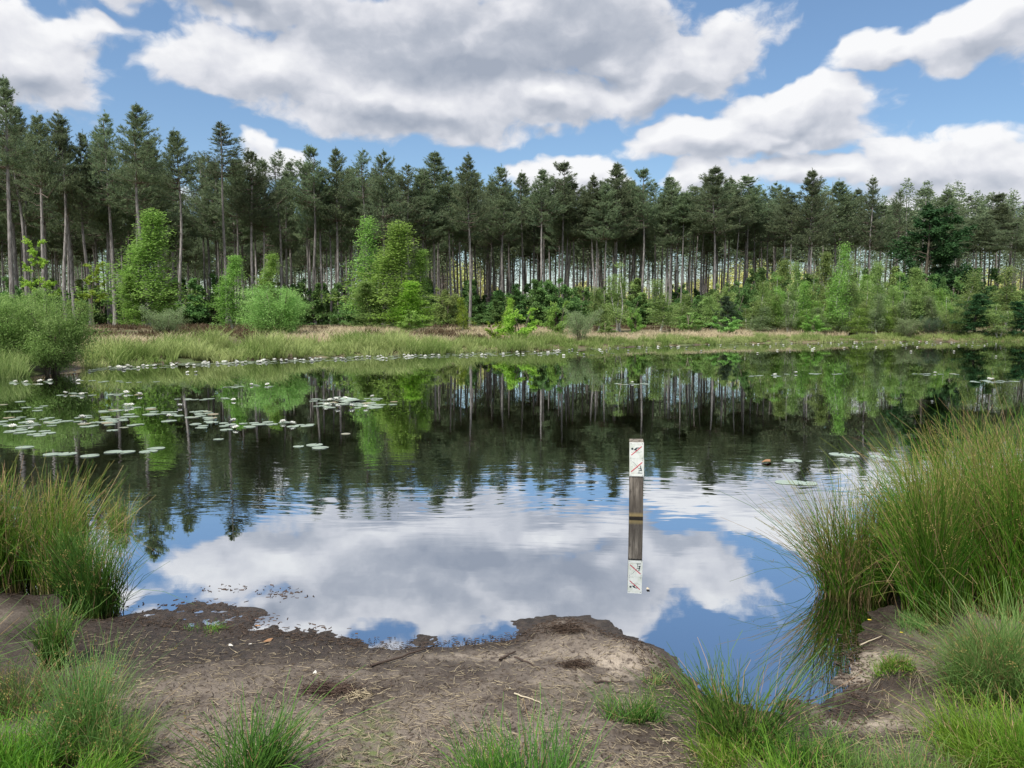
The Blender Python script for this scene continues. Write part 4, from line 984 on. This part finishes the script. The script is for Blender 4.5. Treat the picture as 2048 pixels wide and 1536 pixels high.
# ------------------------------------------------------------------ rushes and grasses of the near bank
def clump(name, px, py, label, n=900, h=.8, r0=.16, lean=.45, wid=.0045, mats=(None, None, None), bias=(0, 0), dry=.12, heads=.35, prism=True, droop=.25, cat='rush clump', group=None, elong=(1, 1), K=6, hvar=(.38, 1.08)):
    p = gp(px, py, .02); z0 = min(max(gz(p[0], p[1]), -.05), .06)
    p = gp(px, py, max(z0, 0))
    t = thing(name, (p[0], p[1], 0), label, cat, group)
    ns_ = int(rng.integers(5, 9)); sa = rng.uniform(0, 6.28, ns_); sr = np.sqrt(rng.random(ns_)) * .8; sh_ = rng.uniform(.72, 1.08, ns_); sl_ = rng.normal(0, .09, (ns_, 2))   # the clump's own sub-tufts
    def grow(n, hs, mb, mt=0, wd=wid, tint=None):
        wh = rng.integers(0, ns_, n); bx0 = np.cos(sa[wh]) * sr[wh] + rng.normal(0, .22, n); by0 = np.sin(sa[wh]) * sr[wh] + rng.normal(0, .22, n)
        a = np.arctan2(by0, bx0); r = np.minimum(np.hypot(bx0, by0), 1.3); bx = bx0 * r0 * elong[0]; by = by0 * r0 * elong[1]; hs = hs * sh_[wh]
        zb = ground_z(p[0] + bx, p[1] + by) - .02; zb = np.maximum(zb, -.12)
        hh_ = hs * rng.uniform(*hvar, n); q = np.linspace(0, 1, K)
        ln = lean * hh_ * (.25 + .85 * r) * rng.uniform(.05, 1.35, n); a2 = a + rng.normal(0, .8, n)
        dx = np.cos(a2) * ln + (bias[0] + sl_[wh, 0]) * hh_ + rng.normal(0, .10, n) * hh_; dy = np.sin(a2) * ln + (bias[1] + sl_[wh, 1]) * hh_ + rng.normal(0, .10, n) * hh_
        dr = droop * rng.random(n) ** 2 + (rng.random(n) < .05) * rng.uniform(.3, .8, n)
        L = np.hypot(dx, dy) / hh_; zf = 1 / np.sqrt(1 + .5 * L ** 2)
        P = np.stack([bx[:, None] + dx[:, None] * (q ** 1.5)[None] * (1 + dr[:, None] * q[None]), by[:, None] + dy[:, None] * (q ** 1.5)[None] * (1 + dr[:, None] * q[None]),
                      zb[:, None] + (hh_ * zf)[:, None] * (q[None] - dr[:, None] * .9 * q[None] ** 3)], -1)
        bow = rng.normal(0, .05, n) * hh_; kk = np.sin(q * np.pi * rng.uniform(.8, 1.4, (n, 1))); P[..., 0] += (-np.sin(a2) * bow)[:, None] * kk; P[..., 1] += (np.cos(a2) * bow)[:, None] * kk
        P[:, 1:-1] += rng.normal(0, .006, (n, K - 2, 3))
        Wd = wd * rng.uniform(.7, 1.3, n)[:, None] * np.linspace(1, .25, K)[None] ** .8
        tn = rng.random(n) if tint is None else tint
        if prism: tubes(mb, P, Wd * .5, 3, 0, tn)
        else: ribbons(mb, P, Wd, np.stack([np.cos(t_ := rng.uniform(-1.2, 1.2, n)), np.sin(t_), 0 * t_], 1), 0, tn)
        return P
    mb = MB(); P = grow(n, h, mb); ob('foliage', mb.mesh('foliage', [mats[0]]), t)
    if dry > 0:
        mb = MB(); grow(int(n * dry), h * .95, mb); ob('dead_foliage', mb.mesh('dead_foliage', [mats[1] or M_DRYST]), t)
    if heads > 0:
        k = rng.random(n) < heads; Q = P[k]; m = len(Q)
        if m:
            mb = MB(); c = Q[:, -2] * .75 + Q[:, -1] * .25; g = 9
            C = c[:, None] + rng.normal(0, .008, (m, g, 3)) + (rng.normal(0, 1, (m, 1, 3)) * .003)
            C = C.reshape(-1, 3); leaves(mb, C, rng.uniform(.004, .011, len(C)), .0045, rdir(len(C)), rdir(len(C)), 0, rng.random(len(C)))
            ob('seed_head', mb.mesh('seed_head', [mats[2] or M_SEED]), t, kind='stuff')
    return t
RU, RD = (M_RUSH, None, None), (M_RUSHD, None, None)
# left bank
clump('rush_clump', 70, 1165, 'big seeding rush clump at the left edge over the water', 1500, .84, .27, .34, .0048, RU, dry=.25, heads=.5, bias=(.02, 0))
clump('rush_clump', -70, 1180, 'rush clump cut by the left edge, behind the big one', 900, .85, .25, .4, .0048, RU, dry=.25, heads=.45)
clump('rush_clump', 196, 1222, 'dark green rush clump leaning over the water at left', 1000, .62, .12, .34, .0048, RD, dry=.06, heads=.3, bias=(.06, 0))
clump('rush_clump', 232, 1060, 'small thin rush clump standing in the water behind the dark one', 120, .5, .10, .35, .005, RU, dry=.4, heads=.5)
clump('rush_clump', 108, 1335, 'small dark tuft before the left rush clumps', 420, .36, .06, .35, .004, RD, dry=.06, heads=.05)
clump('grass_tuft', 165, 1515, 'tall fine grey green grass tuft at the lower left', 900, .50, .12, .42, .0030, (M_GRASSG, None, None), prism=False, dry=.12, heads=.12, droop=.5, cat='grass')
clump('grass_tuft', 240, 1530, 'grass tuft leaning right beside the fine grey green tuft', 420, .32, .10, .6, .0030, (M_GRASSG, None, None), prism=False, dry=.15, heads=.1, droop=.6, cat='grass', bias=(.12, 0))
clump('grass_tuft', 10, 1560, 'bright green grass filling the lower left corner', 1300, .28, .19, .8, .004, (M_GRASSB, None, None), prism=False, dry=.05, heads=0, droop=.5, cat='grass')
clump('grass_tuft', 120, 1600, 'bright green grass at the bottom edge near the left corner', 700, .20, .14, .8, .004, (M_GRASSB, None, None), prism=False, dry=.05, heads=0, droop=.5, cat='grass')
clump('rush_clump', -130, 1420, 'arching rush clump beyond the left edge reaching in', 520, .62, .14, .5, .0045, (M_GRASSG, None, None), dry=.2, heads=.3, bias=(.18, .05), droop=.5)
clump('rush_clump', 502, 1600, 'dark rush tuft at the bottom edge left of centre', 420, .36, .08, .75, .005, RD, dry=.06, heads=.02)
clump('grass_tuft', 1045, 1625, 'wide bright rush grass tuft at the bottom edge near the centre', 800, .33, .17, .65, .0042, (M_RUSHD, None, None), prism=False, dry=.08, heads=0, cat='grass', droop=.4)
clump('grass_tuft', 965, 1620, 'grass tuft leaning left at the bottom edge before the centre', 300, .28, .09, .7, .004, (M_GRASSB, None, None), prism=False, dry=.08, heads=0, cat='grass', droop=.4, bias=(-.15, 0))
clump('grass_tuft', 1262, 1440, 'small dark green grass tuft alone on the bare mud', 330, .16, .085, .9, .0035, RD, prism=False, dry=.15, heads=0, cat='grass', bias=(-.05, 0), elong=(1.3, .7))
clump('grass_tuft', 1305, 1362, 'tiny grass tuft on the mud edge by the water', 90, .09, .05, 1.0, .0035, (M_GRASSG, None, None), prism=False, dry=.4, heads=0, cat='grass')
clump('grass_tuft', 412, 1258, 'tiny bright grass tuft on the wet mud at left', 160, .07, .09, .8, .003, (M_GRASSB, None, None), prism=False, dry=.1, heads=0, cat='grass')
clump('rush_clump', 1470, 1492, 'dark rush clump at the waterline right of centre', 520, .38, .12, .6, .0045, RD, dry=.15, heads=.02)
clump('grass_tuft', 1480, 1530, 'light grass skirt around the dark rush clump at the waterline', 620, .18, .17, .8, .0036, (M_GRASSB, None, None), prism=False, dry=.15, heads=0, cat='grass', droop=.5)
clump('grass_tuft', 1600, 1535, 'low green grass between the dark rush clump and the sand', 620, .22, .14, .9, .0038, (M_RUSHD, None, None), prism=False, dry=.15, heads=0, cat='grass', droop=.5)
clump('grass_tuft', 1710, 1590, 'grey green grass at the bottom edge below the sand', 560, .24, .16, .8, .0038, (M_GRASSG, None, None), prism=False, dry=.1, heads=0, cat='grass', droop=.5)
clump('grass_tuft', 1600, 1600, 'grass at the bottom edge below the low green grass', 700, .24, .18, .9, .0038, (M_GRASSB, None, None), prism=False, dry=.1, heads=0, cat='grass', droop=.5)
clump('grass_tuft', 30, 1425, 'loose yellowish grass with bent stems at the left edge', 380, .34, .12, .6, .0034, (M_GRASSG, None, None), prism=False, dry=.3, heads=.15, cat='grass', droop=.5)
# right bank
clump('rush_clump', 1705, 1185, 'rush clump standing in the water with long stems arching left', 900, .84, .20, .55, .0048, RU, dry=.5, heads=.4, bias=(-.06, 0))
t = clump('rush_clump', 1690, 1180, 'few bare stalks fanning far out over the water from the standing rush clump', 16, .85, .1, .8, .0032, RU, dry=.3, heads=.9, bias=(-.45, -.05), droop=.3)
clump('rush_clump', 1876, 1226, 'tallest green rush clump on the right bank', 1700, .98, .19, .30, .0052, RU, dry=.15, heads=.3)
clump('rush_clump', 1960, 1120, 'seeding rush clump behind the tallest one on the right bank', 1200, 1.05, .28, .34, .0052, RU, dry=.35, heads=.45)
clump('rush_clump', 2045, 1215, 'broad rush clump cut by the right edge', 2000, 1.05, .28, .32, .0052, RU, dry=.15, heads=.3)
clump('rush_clump', 2110, 1120, 'rush clump beyond the right edge leaning in', 1200, 1.2, .30, .35, .0052, RU, dry=.3, heads=.4, bias=(-.08, 0))
clump('rush_clump', 1985, 1010, 'tall thin rush stalks at the back of the right bank arching left', 160, 1.35, .3, .55, .0045, RU, dry=.6, heads=.6, bias=(-.2, 0), droop=.5)
clump('grass_tuft', 1830, 1256, 'soft pale green grass at the foot of the tallest right rushes', 420, .11, .10, .8, .003, (M_GRASSG, None, None), prism=False, dry=.1, heads=0, cat='grass')
clump('grass_tuft', 1965, 1400, 'grey green drooping grass tussock on the right bank', 1500, .40, .14, .5, .0030, (M_GRASSG, None, None), prism=False, dry=.2, heads=.08, cat='grass', droop=.7, bias=(-.02, 0))
clump('grass_tuft', 2050, 1385, 'grey green grass tussock at the right edge', 1900, .50, .22, .8, .0036, (M_GRASSG, None, None), prism=False, dry=.15, heads=.08, cat='grass', droop=.6)
clump('grass_tuft', 1975, 1535, 'bright green grass under the drooping tussock at lower right', 1200, .28, .17, .8, .0038, (M_GRASSB, None, None), prism=False, dry=.1, heads=0, cat='grass', droop=.6)
clump('grass_tuft', 2075, 1560, 'bright green grass in the lower right corner', 1700, .32, .2, .9, .0038, (M_GRASSB, None, None), prism=False, dry=.1, heads=0, cat='grass', droop=.6)
clump('grass_tuft', 1785, 1378, 'small bright tuft growing on the dark mud hummock', 420, .10, .055, .9, .003, (M_GRASSB, None, None), prism=False, dry=.25, heads=0, cat='grass')
clump('grass_tuft', 1845, 1600, 'sparse grass at the bottom edge right of the sand', 420, .24, .16, .9, .0036, (M_GRASSG, None, None), prism=False, dry=.2, heads=0, cat='grass', droop=.5)

clump('rush_clump', 1800, 1170, 'low rush clump closing the gap behind the tallest one', 700, .72, .14, .34, .0048, RU, dry=.3, heads=.3)
# ------------------------------------------------------------------ litter on the mud
def bits(name, label, n, fn, L, Wd, m, curl=.1, lift=.004, up=.15):
    mb = MB(); xy = fn(n); n = len(xy); a = rng.uniform(0, 6.28, n); ln = rng.uniform(*L, n); K = 4; q = np.linspace(-.5, .5, K)
    c = rng.normal(0, curl, n)
    X_ = xy[:, 0:1] + np.cos(a)[:, None] * ln[:, None] * q - np.sin(a)[:, None] * (c * ln)[:, None] * (q ** 2 * 4)
    Y_ = xy[:, 1:2] + np.sin(a)[:, None] * ln[:, None] * q + np.cos(a)[:, None] * (c * ln)[:, None] * (q ** 2 * 4)
    z = ground_z(X_, Y_); z = np.maximum(z, .0) + lift + np.abs(rng.normal(0, up, n))[:, None] * ln[:, None] * (q + .5)
    tubes(mb, np.stack([X_, Y_, z], -1), (rng.uniform(*Wd, n)[:, None] * np.array([1, 1, .9, .6])) * .5, 4, 0, rng.random(n), cap=True)
    o = ob(name, mb.mesh(name, [m])); o['kind'] = 'stuff'; o['label'] = label; return o
def land(x0, x1, y0, y1, dmin=0.02):
    def f(n):
        p = np.array([gp(rng.uniform(x0, x1), y0 + (y1 - y0) * rng.random() ** .8, .05)[:2] for _ in range(n)]); d = shore_d(p[:, 0], p[:, 1]); return p[d > dmin]
    return f
M_STRAW = foliage('straw', (.22, .17, .11), (.50, .41, .28), .1, ovar=0); M_PEAT = foliage('peat_bits', (.035, .025, .018), (.10, .07, .05), 0, ovar=0)
bits('straw_litter', 'broken straw scattered over the mud', 7500, land(150, 2000, 1250, 1560), (.008, .05), (.001, .0026), M_STRAW, .05)
bits('peat_litter', 'dark bits of root and peat on the mud', 8000, land(120, 2000, 1225, 1560, -.02), (.004, .024), (.001, .004), M_PEAT, .08)
def edge(n):
    k = rng.integers(0, len(near) - 6, n); f = rng.random(n); a = PP[k]; b = PP[k + 1]; return a * (1 - f)[:, None] + b * f[:, None] + rng.normal(0, .045, (n, 2)) + np.array([0, .01])
bits('washed_up_litter', 'dark washed up root bits along the waterline', 3000, edge, (.005, .03), (.0015, .005), M_PEAT, .1)
def isl(n):
    c = np.array([gp(*random.choice([(330, 1215), (380, 1205), (430, 1215), (480, 1232), (500, 1245), (545, 1185), (575, 1187), (455, 1178), (1640, 1420), (1600, 1400), (1680, 1440), (1560, 1410), (640, 1262)]))[:2] for _ in range(n)])
    return c + rng.normal(0, 1, (n, 2)) * np.array([.10, .05])
bits('floating_litter', 'dark peat bits floating in the shallows', 420, isl, (.006, .03), (.003, .009), M_PEAT, .1, .0, .02)
# single things lying about
M_TWIGD = plain('dark_twig', (.07, .05, .04), .8, .2); M_STRAW1 = plain('pale_stalk', (.5, .43, .31), .7, .2); M_LEAFB = plain('brown_leaf', (.30, .17, .09), .7, .2); M_WHITE = plain('white_shell', (.6, .57, .5), .5, .4); M_YEL = plain('yellow_leaf', (.75, .6, .08), .5, .3)
def stick(px0, py0, px1, py1, r, m, label, name='twig', cat='twig'):
    A = gp(px0, py0, .05); B_ = gp(px1, py1, .05); q = np.linspace(0, 1, 9)[:, None]; P = A * (1 - q) + B_ * q; P[:, :2] += rng.normal(0, .003, (9, 2)); P[:, 2] = np.maximum(ground_z(P[:, 0], P[:, 1]), 0) + r * 1.2
    P[:, 2] = P[:, 2] * .3 + P[:, 2].max() * .7
    o_ = P.mean(0); mb = MB(); tubes(mb, (P - o_)[None], (r * np.linspace(1, .5, 9))[None], 6, 0, cap=True); o = ob(name, mb.mesh(name, [m], True)); o.location = o_; tag(o, label, cat)
stick(740, 1322, 862, 1283, .007, M_TWIGD, 'long dark twig lying on the mud by the waterline left of centre')
stick(1000, 1315, 1030, 1298, .007, M_TWIGD, 'short thick dark twig on the mud below the little headland')
stick(1030, 1312, 1080, 1338, .005, M_TWIGD, 'thin dark twig beside the short thick twig')
stick(1030, 1392, 1085, 1412, .004, M_STRAW1, 'pale broken stalk on the bare mud at the centre', 'stalk', 'stalk')
stick(1187, 1360, 1250, 1358, .005, M_TWIGD, 'flat dark twig on the pale sand by the water')
stick(1325, 1483, 1352, 1475, .004, M_STRAW1, 'pale stalk on the mud left of the dark rush clump', 'stalk', 'stalk')
stick(1720, 1280, 1765, 1265, .004, M_STRAW1, 'pale bent stalk lying at the water below the right rushes', 'stalk', 'stalk')
stick(1975, 1282, 2060, 1290, .003, M_STRAW1, 'pale straight stalk lying in the grass at the right edge', 'stalk', 'stalk')
def scrap(px, py, s, m, label, name, cat, onw=False):
    p = gp(px, py, .03); z = 0.004 if onw else max(gz(p[0], p[1]), 0) + .004; mb = MB(); a = np.linspace(0, 6.28, 12, endpoint=False)
    rr = s * (1 + .2 * np.sin(a * 3 + px) + .12 * np.cos(a * 5)); up = .25 * s * np.abs(np.sin(a + px))
    V = [(0, 0, .12 * s)] + [(r * math.cos(q), .55 * r * math.sin(q), u) for r, q, u in zip(rr, a, up)]; V2 = [(x, y, z_ - .0015) for x, y, z_ in V]
    mb.add(V + V2, [(0, i + 1, (i + 1) % 12 + 1) for i in range(12)] + [(13, (i + 1) % 12 + 14, i + 14) for i in range(12)])
    o = ob(name, mb.mesh(name, [m])); o.location = (p[0], p[1], z); o.rotation_euler = (0, 0, px); tag(o, label, cat)
scrap(461, 1291, .017, M_WHITE, 'small white shell piece on the wet mud at left', 'shell', 'shell'); scrap(500, 1284, .008, M_WHITE, 'tiny white speck of shell right of the shell piece', 'shell', 'shell')
scrap(535, 1279, .028, M_LEAFB, 'dry brown oak leaf on the mud at left', 'fallen_leaf', 'leaf'); scrap(515, 1243, .016, M_LEAFB, 'small reddish leaf at the waterline', 'fallen_leaf', 'leaf', True)
scrap(630, 1352, .016, M_WHITE, 'pale chip on the mud above the brown tangle', 'bark_chip', 'chip'); scrap(1740, 1231, .011, M_YEL, 'tiny yellow leaf floating before the right rushes', 'fallen_leaf', 'leaf', True)
scrap(1803, 1274, .008, M_YEL, 'tiny yellow leaf on the dark mud at right', 'fallen_leaf', 'leaf'); scrap(1296, 1170, .018, M_STRAW1, 'pale flat scrap floating beside the post reflection', 'floating_leaf', 'leaf', True)
scrap(1534, 920, .09, M_LEAFB, 'curled brown dead lily leaf floating on dark water', 'dead_lily_leaf', 'leaf', True)
scrap(1020, 1387, .008, M_WHITE, 'tiny white pebble by the pale broken stalk', 'pebble', 'pebble')
def tangle(px, py, n, r, m, label):
    p = gp(px, py, .06); z0 = gz(p[0], p[1]); a = rng.uniform(0, 6.28, n); c = rng.normal(0, 1, (n, 2)) * [r, r * .6]; L = rng.uniform(.02, .07, n); q = np.linspace(-.5, .5, 4)
    z = z0 + .004 + np.abs(rng.normal(0, .008, (n, 1))) + rng.normal(0, .12, (n, 1)) * L[:, None] * q * .5
    P = np.stack([c[:, 0:1] + np.cos(a)[:, None] * L[:, None] * q, c[:, 1:2] + np.sin(a)[:, None] * L[:, None] * q, z], -1); mb = MB()
    tubes(mb, P, np.full((n, 4), .0014), 3, 0, rng.random(n)); o = ob('root_tangle', mb.mesh('root_tangle', [m])); o.location = (p[0], p[1], 0); tag(o, label, 'roots')
tangle(655, 1378, 420, .055, M_PEAT, 'dark brown tangle of roots on the mud'); tangle(716, 1388, 70, .03, M_STRAW, 'pale straw tangle right of the dark root tangle'); tangle(1150, 1322, 160, .035, M_PEAT, 'small brown root tangle on the headland')
tangle(1130, 1258, 260, .05, M_PEAT, 'mossy root crest on top of the little headland')
print('pines', n_pines, 'pads', pads_done, 'objects', len(bpy.data.objects), 'pad', )
